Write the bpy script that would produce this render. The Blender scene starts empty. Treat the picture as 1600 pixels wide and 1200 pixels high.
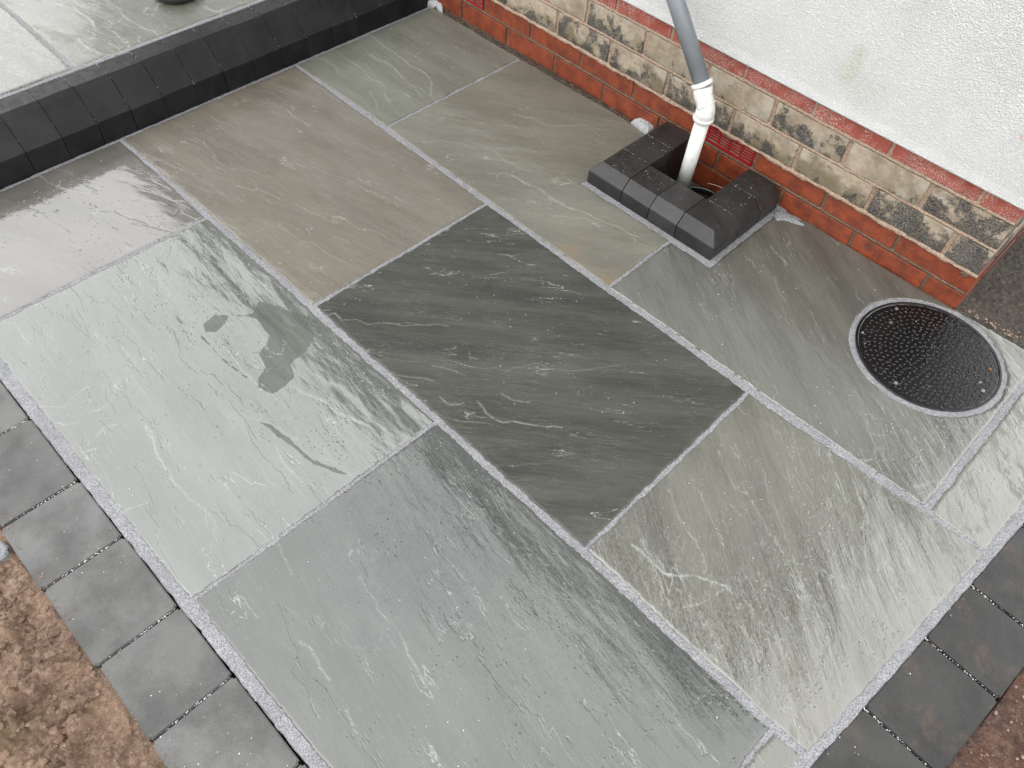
import bpy, bmesh, math, random
import numpy as np
from mathutils import Matrix, Vector
random.seed(7)
rng = np.random.default_rng(11)
sc = bpy.context.scene
COL = sc.collection

# ------------------------------------------------------------------ camera
CAM = (0.0, 0.0, 1.46)
RIGHT = (0.70416929, 0.70855565, 0.04576574)
DOWN = (0.58158283, -0.5386055, -0.60964377)
FWD = (-0.40731686, 0.45590899, -0.79135325)
cd = bpy.data.cameras.new('camera'); cam = bpy.data.objects.new('camera', cd); COL.objects.link(cam)
M = Matrix.Identity(4)
for i in range(3):
    M[i][0] = RIGHT[i]; M[i][1] = -DOWN[i]; M[i][2] = -FWD[i]; M[i][3] = CAM[i]
cam.matrix_world = M
cd.sensor_width = 36.0; cd.lens = 1239.9 / 1600 * 36.0
cd.clip_start = 0.02; cd.clip_end = 500
sc.camera = cam

# ------------------------------------------------------------------ sky and sun (overcast)
w = bpy.data.worlds.new('World'); sc.world = w; w.use_nodes = True
nt = w.node_tree; nt.nodes.clear()
out = nt.nodes.new('ShaderNodeOutputWorld'); bg = nt.nodes.new('ShaderNodeBackground')
sky = nt.nodes.new('ShaderNodeTexSky'); sky.sky_type = 'NISHITA'; sky.sun_disc = False
SUN_EL, SUN_AZ = 58.0, 200.0            # azimuth measured clockwise from +y
sky.sun_elevation = math.radians(SUN_EL); sky.sun_rotation = math.radians(SUN_AZ)
mx = nt.nodes.new('ShaderNodeMixRGB'); mx.inputs[0].default_value = 0.93
cl = nt.nodes.new('ShaderNodeTexNoise'); cl.inputs['Scale'].default_value = 2.2; cl.inputs['Detail'].default_value = 5
ramp = nt.nodes.new('ShaderNodeMapRange'); ramp.inputs[1].default_value = 0.3; ramp.inputs[2].default_value = 0.7
ramp.inputs[3].default_value = 0.88; ramp.inputs[4].default_value = 1.1
cc = nt.nodes.new('ShaderNodeMixRGB'); cc.blend_type = 'MULTIPLY'; cc.inputs[0].default_value = 1
cc.inputs[1].default_value = (32.5, 32.8, 32.6, 1)
nt.links.new(cl.outputs['Fac'], ramp.inputs[0]); nt.links.new(ramp.outputs[0], cc.inputs[2])
nt.links.new(sky.outputs[0], mx.inputs[1]); nt.links.new(cc.outputs[0], mx.inputs[2])
nt.links.new(mx.outputs[0], bg.inputs[0]); bg.inputs[1].default_value = 0.10
nt.links.new(bg.outputs[0], out.inputs[0])
sd = bpy.data.lights.new('sun', 'SUN'); so = bpy.data.objects.new('sun', sd); COL.objects.link(so)
sd.energy = 0.6; sd.angle = math.radians(40); sd.color = (1, 0.97, 0.93)
el, az = math.radians(SUN_EL), math.radians(SUN_AZ)
sv = Vector((math.sin(az) * math.cos(el), math.cos(az) * math.cos(el), math.sin(el)))
so.rotation_euler = sv.to_track_quat('Z', 'Y').to_euler()
sc.view_settings.view_transform = 'Standard'
sc.view_settings.look = 'None'
sc.view_settings.exposure = 0.0; sc.view_settings.gamma = 1.0
sc.view_settings.use_curve_mapping = False

# ------------------------------------------------------------------ helpers
def tag(o, label=None, cat=None, group=None, kind=None):
    if label: o['label'] = label
    if cat: o['category'] = cat
    if group: o['group'] = group
    if kind: o['kind'] = kind
    return o

def empty(name, loc, **k):
    o = bpy.data.objects.new(name, None); o.location = loc; o.empty_display_size = 0.05
    COL.objects.link(o); return tag(o, **k)

def link(name, mesh, mat=None, parent=None, loc=(0, 0, 0), rot=(0, 0, 0), **k):
    o = bpy.data.objects.new(name, mesh); COL.objects.link(o)
    if mat is not None and not mesh.materials: mesh.materials.append(mat)
    if parent is not None:
        o.parent = parent; o.location = Vector(loc) - PW(parent)
    else:
        o.location = loc
    o.rotation_euler = rot
    return tag(o, **k)

def PW(p):
    v = Vector(p.location)
    while p.parent is not None:
        p = p.parent; v += Vector(p.location)
    return v

def mesh_pd(name, verts, faces, smooth=False):
    m = bpy.data.meshes.new(name); m.from_pydata([tuple(v) for v in verts], [], faces); m.update()
    if smooth: m.polygons.foreach_set('use_smooth', [True] * len(m.polygons))
    return m

def bm_mesh(name, bm, smooth=False):
    m = bpy.data.meshes.new(name); bmesh.ops.recalc_face_normals(bm, faces=bm.faces[:]); bm.to_mesh(m); bm.free()
    if smooth: m.polygons.foreach_set('use_smooth', [True] * len(m.polygons))
    return m

def box_mesh(name, sx, sy, sz, bev=0.003, seg=1, jit=0.0):
    bm = bmesh.new(); bmesh.ops.create_cube(bm, size=1)
    for v in bm.verts:
        v.co = Vector((v.co.x * sx + random.uniform(-jit, jit), v.co.y * sy + random.uniform(-jit, jit), v.co.z * sz + random.uniform(-jit, jit)))
    if bev: bmesh.ops.bevel(bm, geom=bm.edges[:], offset=bev, segments=seg, affect='EDGES', profile=0.6)
    return bm_mesh(name, bm)

def tube_mesh(name, pts, radii, n=28, cap=True):
    """lofted tube through pts with radius per point, smooth shaded"""
    bm = bmesh.new(); rings = []
    pts = [Vector(p) for p in pts]
    for i, p in enumerate(pts):
        a = pts[max(i - 1, 0)]; b = pts[min(i + 1, len(pts) - 1)]
        if (b - a).length < 1e-6: d = last
        else: d = (b - a).normalized()
        last = d
        u = d.cross(Vector((0, 1, 0.01))).normalized(); v = d.cross(u).normalized()
        rings.append([bm.verts.new(p + (u * math.cos(2 * math.pi * k / n) + v * math.sin(2 * math.pi * k / n)) * radii[i]) for k in range(n)])
    for r0, r1 in zip(rings, rings[1:]):
        for k in range(n): bm.faces.new((r0[k], r0[(k + 1) % n], r1[(k + 1) % n], r1[k]))
    if cap:
        bm.faces.new(rings[0]); bm.faces.new(rings[-1])
    m = bm_mesh(name, bm)
    for f in m.polygons: f.use_smooth = len(f.vertices) == 4
    return m

# numpy value noise -------------------------------------------------
_T = rng.random((256, 256))
def vn(x, y):
    xi = np.floor(x).astype(int); yi = np.floor(y).astype(int); fx = x - xi; fy = y - yi
    fx = fx * fx * fx * (fx * (fx * 6 - 15) + 10); fy = fy * fy * fy * (fy * (fy * 6 - 15) + 10)
    a = _T[xi & 255, yi & 255]; b = _T[(xi + 1) & 255, yi & 255]; c = _T[xi & 255, (yi + 1) & 255]; d = _T[(xi + 1) & 255, (yi + 1) & 255]
    return (a * (1 - fx) + b * fx) * (1 - fy) + (c * (1 - fx) + d * fx) * fy - 0.5
def fbm(x, y, o=4, g=0.5):
    s = 0; a = 1.0
    for k in range(o): s = s + a * vn(x * 2 ** k + 17.3 * k, y * 2 ** k + 5.1 * k); a *= g
    return s
def aniso(x, y, ang, sx, sy, ox=0, oy=0, o=4, g=0.5):
    c, s = math.cos(ang), math.sin(ang)
    return fbm((x * c + y * s) * sx + ox, (-x * s + y * c) * sy + oy, o, g)

# signed distance to polygon (negative inside), numpy ----------------
def sd_poly(px, py, poly):
    P = np.array(poly, float); n = len(P)
    d = np.full(px.shape, 1e9); inside = np.zeros(px.shape, bool)
    for i in range(n):
        a = P[i]; b = P[(i + 1) % n]; e = b - a
        wx = px - a[0]; wy = py - a[1]
        t = np.clip((wx * e[0] + wy * e[1]) / (e @ e), 0, 1)
        d = np.minimum(d, np.hypot(wx - e[0] * t, wy - e[1] * t))
        c = ((a[1] > py) != (b[1] > py)) & (px < (b[0] - a[0]) * (py - a[1]) / (b[1] - a[1] + 1e-12) + a[0])
        inside ^= c
    return np.where(inside, -d, d)

def sheet(name, sdf, bbox, step, hfun, edge_drop=0.0025, edge_w=0.005, skirt=0.03, z0=0.0, origin=(0, 0)):
    """grid sheet clipped to sdf<0, with rounded rim and a skirt, as one mesh relative to origin"""
    x0, y0, x1, y1 = bbox
    nx = int((x1 - x0) / step) + 2; ny = int((y1 - y0) / step) + 2
    X, Y = np.meshgrid(x0 + np.arange(nx) * step, y0 + np.arange(ny) * step, indexing='ij')
    D = sdf(X, Y); e = 1e-4
    ins = D < 0
    cell = ins[:-1, :-1] | ins[1:, :-1] | ins[:-1, 1:] | ins[1:, 1:]
    used = np.zeros_like(ins)
    used[:-1, :-1] |= cell; used[1:, :-1] |= cell; used[:-1, 1:] |= cell; used[1:, 1:] |= cell
    for _ in range(3):
        mv = used & (D > 0)
        if not mv.any(): break
        gx = (sdf(X + e, Y) - sdf(X - e, Y)) / (2 * e); gy = (sdf(X, Y + e) - sdf(X, Y - e)) / (2 * e)
        gl = np.maximum(np.hypot(gx, gy), 0.2)
        X = np.where(mv, X - D * gx / gl ** 2 * 1.0, X); Y = np.where(mv, Y - D * gy / gl ** 2, Y)
        D = sdf(X, Y)
    r = np.clip(1 + D / edge_w, 0, 1)          # 0 inside .. 1 at rim
    Z = z0 + hfun(X, Y) - edge_drop * (1 - np.sqrt(np.clip(1 - r * r, 0, 1)))
    idx = -np.ones(X.shape, int); k = used.sum(); idx[used] = np.arange(k)
    V = np.stack([X[used] - origin[0], Y[used] - origin[1], Z[used]], 1)
    ci, cj = np.nonzero(cell)
    F = np.stack([idx[ci, cj], idx[ci + 1, cj], idx[ci + 1, cj + 1], idx[ci, cj + 1]], 1)
    # skirt on boundary edges
    E = np.concatenate([F[:, [0, 1]], F[:, [1, 2]], F[:, [2, 3]], F[:, [3, 0]]])
    key = np.sort(E, 1); key = key[:, 0] * (k + 1) + key[:, 1]
    u, inv, cnt = np.unique(key, return_inverse=True, return_counts=True)
    B = E[cnt[inv] == 1]
    if skirt and len(B):
        bv = np.unique(B); mp = {int(b): k + i for i, b in enumerate(bv)}
        V2 = V[bv].copy(); V2[:, 2] = z0 - skirt
        V = np.concatenate([V, V2])
        F = np.concatenate([F, np.array([[b, a, mp[int(a)], mp[int(b)]] for a, b in B])])
    m = bpy.data.meshes.new(name)
    m.vertices.add(len(V)); m.vertices.foreach_set('co', V.astype(np.float32).ravel())
    m.loops.add(F.size); m.loops.foreach_set('vertex_index', F.astype(np.int32).ravel())
    m.polygons.add(len(F)); m.polygons.foreach_set('loop_start', (np.arange(len(F)) * 4).astype(np.int32))
    m.polygons.foreach_set('loop_total', np.full(len(F), 4, np.int32))
    m.polygons.foreach_set('use_smooth', np.ones(len(F), bool))
    m.update(calc_edges=True); m.validate()
    return m

# ------------------------------------------------------------------ node helper
class NT:
    def __init__(s, name):
        s.m = bpy.data.materials.new(name); s.m.use_nodes = True; s.t = s.m.node_tree; s.t.nodes.clear()
        s.out = s.t.nodes.new('ShaderNodeOutputMaterial'); s.p = s.t.nodes.new('ShaderNodeBsdfPrincipled')
        s.t.links.new(s.p.outputs[0], s.out.inputs[0]); s.tc = s.t.nodes.new('ShaderNodeTexCoord')
        s.oi = s.t.nodes.new('ShaderNodeObjectInfo')
        s.co = s.tc.outputs['Object']
    def put(s, sock, v):
        if hasattr(v, 'is_output'): s.t.links.new(v, sock)
        elif isinstance(v, (tuple, list)) and len(v) == 3 and sock.type == 'RGBA': sock.default_value = (*v, 1)
        else: sock.default_value = v
    def set(s, **k):
        for a, v in k.items():
            s.put(s.p.inputs[a.replace('_', ' ')], v)
    def mapp(s, rot=0.0, scale=(1, 1, 1), loc=(0, 0, 0), co=None):
        n = s.t.nodes.new('ShaderNodeMapping'); n.vector_type = 'POINT'
        r = s.t.nodes.new('ShaderNodeMapping'); r.inputs['Rotation'].default_value = (0, 0, rot)
        s.t.links.new(co or s.co, r.inputs[0]); s.t.links.new(r.outputs[0], n.inputs[0])
        n.inputs['Scale'].default_value = scale; n.inputs['Location'].default_value = loc
        return n.outputs[0]
    def noise(s, co, scale, detail=4, rough=0.5, dist=0.0, col=False):
        n = s.t.nodes.new('ShaderNodeTexNoise'); s.t.links.new(co, n.inputs['Vector'])
        n.inputs['Scale'].default_value = scale; n.inputs['Detail'].default_value = detail
        n.inputs['Roughness'].default_value = rough; n.inputs['Distortion'].default_value = dist
        return n.outputs['Color' if col else 'Fac']
    def vor(s, co, scale, feat='F1', outp='Distance', rnd=1.0):
        n = s.t.nodes.new('ShaderNodeTexVoronoi'); n.feature = feat; s.t.links.new(co, n.inputs['Vector'])
        n.inputs['Scale'].default_value = scale; n.inputs['Randomness'].default_value = rnd
        return n.outputs[outp]
    def math(s, op, a, b=None, c=None, clamp=False):
        n = s.t.nodes.new('ShaderNodeMath'); n.operation = op; n.use_clamp = clamp
        for i, v in enumerate((a, b, c)):
            if v is not None: s.put(n.inputs[i], v)
        return n.outputs[0]
    def vmath(s, op, a, b=None, sc_=None):
        n = s.t.nodes.new('ShaderNodeVectorMath'); n.operation = op
        s.put(n.inputs[0], a)
        if b is not None: s.put(n.inputs[1], b)
        if sc_ is not None: s.put(n.inputs['Scale'], sc_)
        return n.outputs[0]
    def rng(s, v, a, b, c=0.0, d=1.0, smooth=True):
        n = s.t.nodes.new('ShaderNodeMapRange'); n.interpolation_type = 'SMOOTHSTEP' if smooth else 'LINEAR'
        s.put(n.inputs[0], v)
        for i, q in enumerate((a, b, c, d)): s.put(n.inputs[i + 1], q)
        return n.outputs[0]
    def mix(s, f, a, b, mode='MIX'):
        n = s.t.nodes.new('ShaderNodeMixRGB'); n.blend_type = mode
        s.put(n.inputs[0], f); s.put(n.inputs[1], a); s.put(n.inputs[2], b)
        return n.outputs[0]
    def bump(s, h, strength=1.0, dist=1.0, normal=None):
        n = s.t.nodes.new('ShaderNodeBump'); n.inputs['Strength'].default_value = strength; n.inputs['Distance'].default_value = dist
        s.put(n.inputs['Height'], h)
        if normal is not None: s.t.links.new(normal, n.inputs['Normal'])
        return n.outputs[0]
    def sep(s, co):
        n = s.t.nodes.new('ShaderNodeSeparateXYZ'); s.t.links.new(co, n.inputs[0]); return n.outputs

# ------------------------------------------------------------------ materials
def sandstone(name, c_lo, c_hi, ang, seed, streak=1.0, steps=7.0, line=0.5, wet=0.55, rip=1.0, ior=1.6, line_col=(0.5, 0.52, 0.47), stain=None, elong=5.0, brkup=0.0):
    K = 0.56 if ior < 1.55 else 0.47; c_lo = tuple(v * K for v in c_lo); c_hi = tuple(v * K for v in c_hi); line_col = tuple(v * 0.7 for v in line_col)
    if stain: stain = tuple(v * K for v in stain)
    n = NT(name); off = (seed * 3.7, seed * 1.3, seed * 0.7)
    P = n.mapp(rot=-ang, scale=(1, elong, 1), loc=off)
    warp = n.noise(n.mapp(scale=(1, 1, 1), loc=off), 9, 3, 0.6, col=True)
    Pw = n.vmath('ADD', P, n.vmath('SCALE', n.vmath('SUBTRACT', warp, (0.5, 0.5, 0.5)), sc_=0.14))
    Piso = n.mapp(loc=off)
    broad = n.noise(Pw, 2.2, 6, 0.58)
    fine = n.noise(n.mapp(rot=-ang, scale=(1, elong * 2.2, 1), loc=off), 14, 6, 0.7)
    cloud = n.noise(Piso, 4.0, 4, 0.55)
    grain = n.noise(Piso, 330, 3, 0.8)
    f = n.math('ADD', n.math('MULTIPLY', n.rng(broad, 0.33, 0.67), 0.5 * streak), n.math('MULTIPLY', n.rng(fine, 0.3, 0.7), 0.32 * streak))
    f = n.math('ADD', f, n.math('MULTIPLY', n.rng(cloud, 0.3, 0.7), 0.35))
    f = n.math('ADD', f, n.math('MULTIPLY', n.math('SUBTRACT', grain, 0.5), 0.75))
    f = n.rng(f, 0.1, 0.1 + 0.82 * streak + 0.1, 0, 1, smooth=False)
    base = n.mix(f, c_lo, c_hi)
    if stain:
        sm = n.math('MULTIPLY', n.rng(n.noise(Piso, 3.1, 5, 0.6), 0.55, 0.72), 0.55)
        base = n.mix(sm, base, stain)
    # cleft steps: contour of an elongated field
    C = n.noise(n.mapp(rot=-ang, scale=(1, elong * 0.75, 1), loc=(off[0] + 9, off[1] + 4, off[2])), 2.6, 6, 0.56, dist=0.12)
    k = n.math('MULTIPLY', C, steps)
    tri = n.math('PINGPONG', k, 0.5)                       # 0 at every contour
    mask = n.rng(n.noise(n.mapp(loc=(off[0] + 31, off[1], 0)), 7, 4, 0.65), 0.47, 0.62)
    wdt = n.math('MULTIPLY', n.noise(Piso, 60, 3, 0.7), 0.042)
    ln = n.math('MULTIPLY', n.math('SUBTRACT', 1.0, n.rng(tri, 0.004, wdt)), mask)
    base = n.mix(n.math('MULTIPLY', ln, line), base, line_col)
    # pale feathered scratches along the grain
    fs = n.noise(n.mapp(rot=-ang, scale=(1, elong * 1.6, 1), loc=(off[0] + 3, off[1] + 8, 0)), 20, 5, 0.74, dist=0.15)
    sc2 = n.math('MULTIPLY', n.rng(fs, 0.62, 0.74, 0, .28), n.rng(n.noise(Piso, 5, 3, 0.6), 0.50, 0.68))
    base = n.mix(n.math('MULTIPLY', sc2, line * 0.9), base, line_col)
    # secondary fine lamination
    C2 = n.noise(n.mapp(rot=-ang, scale=(1, elong * 1.1, 1), loc=(off[0] + 19, off[1] + 14, off[2])), 5.0, 6, 0.6, dist=0.15)
    k2 = n.math('MULTIPLY', C2, steps * 1.6); fr2 = n.math('FRACT', k2)
    st2 = n.math('MULTIPLY', n.math('ADD', n.math('FLOOR', k2), n.rng(fr2, 0.0, 0.14)), 0.00022)
    ln2 = n.math('MULTIPLY', n.rng(fr2, 0.0, 0.07, 1, 0), n.rng(n.noise(Piso, 9, 4, 0.65), 0.40, 0.62))
    base = n.mix(n.math('MULTIPLY', ln2, line * 0.38), base, line_col)
    at = n.t.nodes.new('ShaderNodeAttribute'); at.attribute_name = 'vein'
    vs = n.sep(at.outputs['Vector'])
    vein = n.math('MULTIPLY', vs[0], n.rng(n.noise(Piso, 75, 4, 0.75), 0.36, 0.58, 0.25, 1))
    base = n.mix(vein, base, tuple(min(1, v * 1.25) for v in line_col))
    base = n.mix(n.math('MULTIPLY', vs[1], n.rng(n.noise(Piso, 22, 5, 0.7), 0.35, 0.6, 0.25, 1)), base, tuple(a * b for a, b in zip(c_lo, (0.55, 0.60, 0.78))))
    base = n.mix(n.math('MULTIPLY', vs[2], n.rng(n.noise(Piso, 60, 5, 0.75), 0.42, 0.58)), base, (0.15, 0.095, 0.045))
    # relief: risers of the steps, grain ripple and sand grains
    fr = n.math('FRACT', k); fl = n.math('FLOOR', k)
    st = n.math('MULTIPLY', n.math('ADD', fl, n.rng(fr, 0.0, 0.06)), 0.0006)
    st = n.math('ADD', st, st2)
    rp = n.noise(n.mapp(rot=-ang, scale=(1, elong * 0.9, 1), loc=(off[0], off[1] + 2, 0)), 12, 5, 0.62, dist=0.4)
    film = n.rng(n.noise(n.mapp(rot=-ang, scale=(1, elong * 0.5, 1), loc=(off[0] + 51, off[1] + 2, 0)), 5, 4, 0.6), 0.5 - wet * 0.3, 0.6 - wet * 0.3)
    bk = n.noise(n.mapp(rot=-ang, scale=(1, elong * 0.6, 1), loc=(off[0] + 91, off[1] + 12, 0)), 24, 6, 0.7)
    low = n.noise(n.mapp(rot=-ang, scale=(1, 1.8, 1), loc=(off[0] + 61, off[1] + 2, 0)), 5.5, 3, 0.6)
    brk = n.math('MULTIPLY', n.rng(bk, 0.50, 0.53), n.rng(low, 0.50, 0.58, 0, brkup))
    atp = n.t.nodes.new('ShaderNodeAttribute'); atp.attribute_name = 'pool'
    pool_ = n.math('MULTIPLY', atp.outputs['Fac'], 1.0)
    brk = n.math('MAXIMUM', brk, n.rng(n.math('ADD', pool_, n.math('MULTIPLY', n.math('SUBTRACT', n.noise(Piso, 120, 4, 0.7), 0.5), 0.5)), 0.42, 0.58))
    film = n.math('MULTIPLY', film, n.math('SUBTRACT', 1.0, brk))
    h = n.math('ADD', st, n.math('MULTIPLY', rp, 0.0011 * rip))
    dr = n.rng(n.vor(n.vmath('ADD', Piso, n.vmath('SCALE', warp, sc_=0.02)), 85), 0.12, 0.34, 1.0, 0.0)
    drm = n.rng(n.noise(Piso, 16, 3, 0.6), 0.52, 0.62)
    drops = n.math('MULTIPLY', dr, drm)
    hb = n.math('ADD', h, n.math('MULTIPLY', n.noise(Piso, 260, 3, 0.7), 0.0005))
    nb = n.bump(hb, 0.6)
    # water film follows the stone but smoother; beads stand on it
    rough_h = n.math('MULTIPLY', n.noise(Piso, 150, 3, 0.7), n.math('MULTIPLY', n.math('SUBTRACT', 1.0, film), 0.00022))
    hc = n.math('ADD', n.math('MULTIPLY', n.math('SUBTRACT', st, st2), 0.55), n.math('MULTIPLY', rp, 0.0010 * rip))
    hw = n.math('ADD', n.math('ADD', hc, rough_h), n.math('MULTIPLY', drops, 0.00045))
    pl_ = n.noise(n.mapp(rot=-ang, scale=(1, elong * 0.55, 1), loc=(off[0] + 71, off[1] + 22, 0)), 26, 5, 0.68)
    plate = n.math('ADD', n.rng(pl_, 0.44, 0.475), n.math('MULTIPLY', n.rng(pl_, 0.56, 0.59), 0.8))
    hw = n.math('ADD', hw, n.math('MULTIPLY', plate, 0.00009 * rip))
    nw = n.bump(hw)
    n.set(Base_Color=base, Roughness=0.62, Normal=nb, IOR=1.45, Specular_IOR_Level=0.35)
    n.put(n.p.inputs['Coat Weight'], n.math('SUBTRACT', n.math('ADD', 0.55, n.math('MULTIPLY', film, 0.45)), n.math('MULTIPLY', brk, 0.27)))
    n.put(n.p.inputs['Coat Roughness'], n.rng(film, 0, 1, 0.15, 0.013))
    n.put(n.p.inputs['Coat IOR'], ior)
    n.t.links.new(nw, n.p.inputs['Coat Normal'])
    return n.m

def mat_mortar(name, c0, c1, scale=420, bump=0.0012, rough=0.8, coat=0.15):
    n = NT(name); a = n.noise(n.co, scale, 2, 0.8); b = n.vor(n.co, scale * 1.3, outp='Color')
    g = n.sep(b)[0]
    c = n.mix(n.rng(n.math('ADD', n.math('MULTIPLY', a, 0.5), n.math('MULTIPLY', g, 0.5)), 0.25, 0.75), c0, c1)
    c = n.mix(n.rng(n.noise(n.co, 14, 4, 0.6), 0.35, 0.7, 0, 0.3), c, c0)
    n.set(Base_Color=c, Roughness=rough, Normal=n.bump(n.math('MULTIPLY', n.math('ADD', a, g), bump)))
    n.p.inputs['Coat Weight'].default_value = coat; n.p.inputs['Coat Roughness'].default_value = 0.3
    return n.m

def mat_block(name, c0, c1, seed=0, spec=0.5, rough=0.42, soil=0.0):
    n = NT(name); r = n.oi.outputs['Random']
    co = n.vmath('ADD', n.co, n.vmath('SCALE', (3.1, 7.7, 1.9), sc_=r))
    big = n.noise(co, 9, 5, 0.6); mid = n.noise(co, 60, 4, 0.7); gr = n.noise(co, 330, 3, 0.8)
    f = n.math('ADD', n.math('MULTIPLY', n.rng(big, 0.3, 0.7), 0.5), n.math('ADD', n.math('MULTIPLY', mid, 0.3), n.math('MULTIPLY', gr, 0.42)))
    f = n.rng(f, 0.28, 0.80, 0, 1, smooth=False)
    c = n.mix(f, c0, c1)
    c = n.mix(n.rng(n.noise(co, 380, 3, 0.8), 0.60, 0.72, 0, 0.35), c, tuple(min(1, v * 2.6 + .03) for v in c1))
    c = n.mix(n.rng(n.noise(co, 5, 4, 0.6), 0.52, 0.68, 0, 0.4), c, tuple(v * t for v, t in zip(c1, (1.15, 1.2, 1.4))))
    v = n.math('MULTIPLY', n.math('SUBTRACT', r, 0.5), 0.5)
    hs = n.t.nodes.new('ShaderNodeHueSaturation'); n.put(hs.inputs['Value'], n.math('ADD', 1.0, v)); n.put(hs.inputs['Color'], c)
    c = hs.outputs[0]
    if soil:
        c = n.mix(n.math('MULTIPLY', n.rng(n.noise(n.co, 11, 6, 0.7), 0.5, 0.72), soil), c, (0.11, 0.06, 0.035))
    h = n.math('ADD', n.math('MULTIPLY', gr, 0.0005), n.math('MULTIPLY', mid, 0.0008))
    pit = n.rng(n.vor(co, 190), 0.0, 0.2, -0.0006, 0)
    n.set(Base_Color=c, Roughness=n.rng(mid, 0.3, 0.7, rough - 0.1, rough + 0.12), Specular_IOR_Level=spec, Normal=n.bump(n.math('ADD', h, pit)))
    return n.m

def mat_simple(name, c, rough=0.5, spec=0.5, dirt=None, dscale=30, dlo=0.6, dhi=0.7, bump=0.0, bscale=200, metal=0.0):
    n = NT(name); col = n.mix(n.rng(n.noise(n.co, 40, 4, 0.6), 0.3, 0.7, 0, 1), tuple(x * 0.88 for x in c), c)
    if dirt: col = n.mix(n.rng(n.noise(n.co, dscale, 5, 0.7), dlo, dhi), col, dirt)
    n.set(Base_Color=col, Roughness=rough, Specular_IOR_Level=spec, Metallic=metal)
    if bump: n.set(Normal=n.bump(n.math('MULTIPLY', n.noise(n.co, bscale, 4, 0.6), bump)))
    return n.m

def mat_redbrick(name, c0, c1, efflo=0.0, dark=0.3):
    n = NT(name); r = n.oi.outputs['Random']
    co = n.vmath('ADD', n.co, n.vmath('SCALE', (5.1, 2.7, 3.9), sc_=r))
    a = n.noise(co, 22, 5, 0.65); g = n.noise(co, 500, 2, 0.7)
    c = n.mix(n.rng(a, 0.3, 0.7), c0, c1)
    c = n.mix(n.math('MULTIPLY', n.rng(n.noise(co, 16, 6, 0.7), 0.52, 0.72), dark), c, (0.05, 0.02, 0.012))
    c = n.mix(n.rng(g, 0.66, 0.78, 0, 0.35), c, (0.42, 0.2, 0.12))
    sp = n.rng(n.vor(co, 150), 0.06, 0.16, 0.7, 0.0)
    c = n.mix(n.math('MULTIPLY', sp, n.rng(n.noise(co, 30, 3, 0.6), 0.5, 0.6)), c, (0.55, 0.36, 0.24))
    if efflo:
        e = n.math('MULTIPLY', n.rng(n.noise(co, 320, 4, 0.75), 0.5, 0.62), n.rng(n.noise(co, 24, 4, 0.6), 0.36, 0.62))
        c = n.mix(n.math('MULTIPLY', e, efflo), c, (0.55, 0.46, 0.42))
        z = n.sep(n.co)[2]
        c = n.mix(n.rng(n.math('ADD', z, n.math('MULTIPLY', n.noise(co, 30, 4, 0.6), 0.02)), 0.010, 0.026, 0, 0.85), c, (0.055, 0.036, 0.026))  # brick top darkened: shade under the render lip painted in, with dirt
    n.set(Base_Color=c, Roughness=0.5, Specular_IOR_Level=0.45, Normal=n.bump(n.math('ADD', n.math('MULTIPLY', g, 0.0006), n.math('MULTIPLY', n.noise(co, 90, 4, 0.6), 0.0012))))
    return n.m

def mat_buff(name, soot, olive=.45):
    n = NT(name); r = n.oi.outputs['Random']
    co = n.vmath('ADD', n.co, n.vmath('SCALE', (5.1, 2.7, 3.9), sc_=r))
    a = n.noise(co, 26, 6, 0.7)
    c = n.mix(n.rng(a, 0.3, 0.7), (0.185, 0.145, 0.102), (0.325, 0.27, 0.20))
    c = n.mix(n.rng(n.noise(co, 12, 5, 0.6), 0.5, 0.66, 0, 0.75), c, (0.34, 0.305, 0.255))
    gz = n.rng(n.math('SUBTRACT', n.math('MULTIPLY', n.noise(n.vmath('ADD', co, (3, 3, 3)), 15, 6, 0.72), 1.0), n.math('MULTIPLY', n.sep(n.co)[2], 2.2)), soot, soot + 0.09)
    sp = n.rng(n.noise(co, 260, 4, 0.75), 0.38, 0.62)
    s = n.math('MULTIPLY', gz, n.math('ADD', 0.45, n.math('MULTIPLY', sp, 0.6)), clamp=True)
    c = n.mix(n.rng(n.math('SUBTRACT', n.noise(co, 14, 4, 0.6), n.math('MULTIPLY', n.sep(n.co)[2], 4.0)), 0.42, 0.66, 0, olive), c, (0.105, 0.083, 0.045))
    c = n.mix(s, c, (0.012, 0.014, 0.018))
    c = n.mix(n.rng(n.noise(co, 420, 2, 0.7), 0.68, 0.78, 0, 0.6), c, (0.03, 0.03, 0.03))
    n.set(Base_Color=c, Roughness=0.75, Normal=n.bump(n.math('ADD', n.math('MULTIPLY', n.noise(co, 300, 3, 0.7), 0.0012), n.math('MULTIPLY', a, 0.004))))
    return n.m

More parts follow.
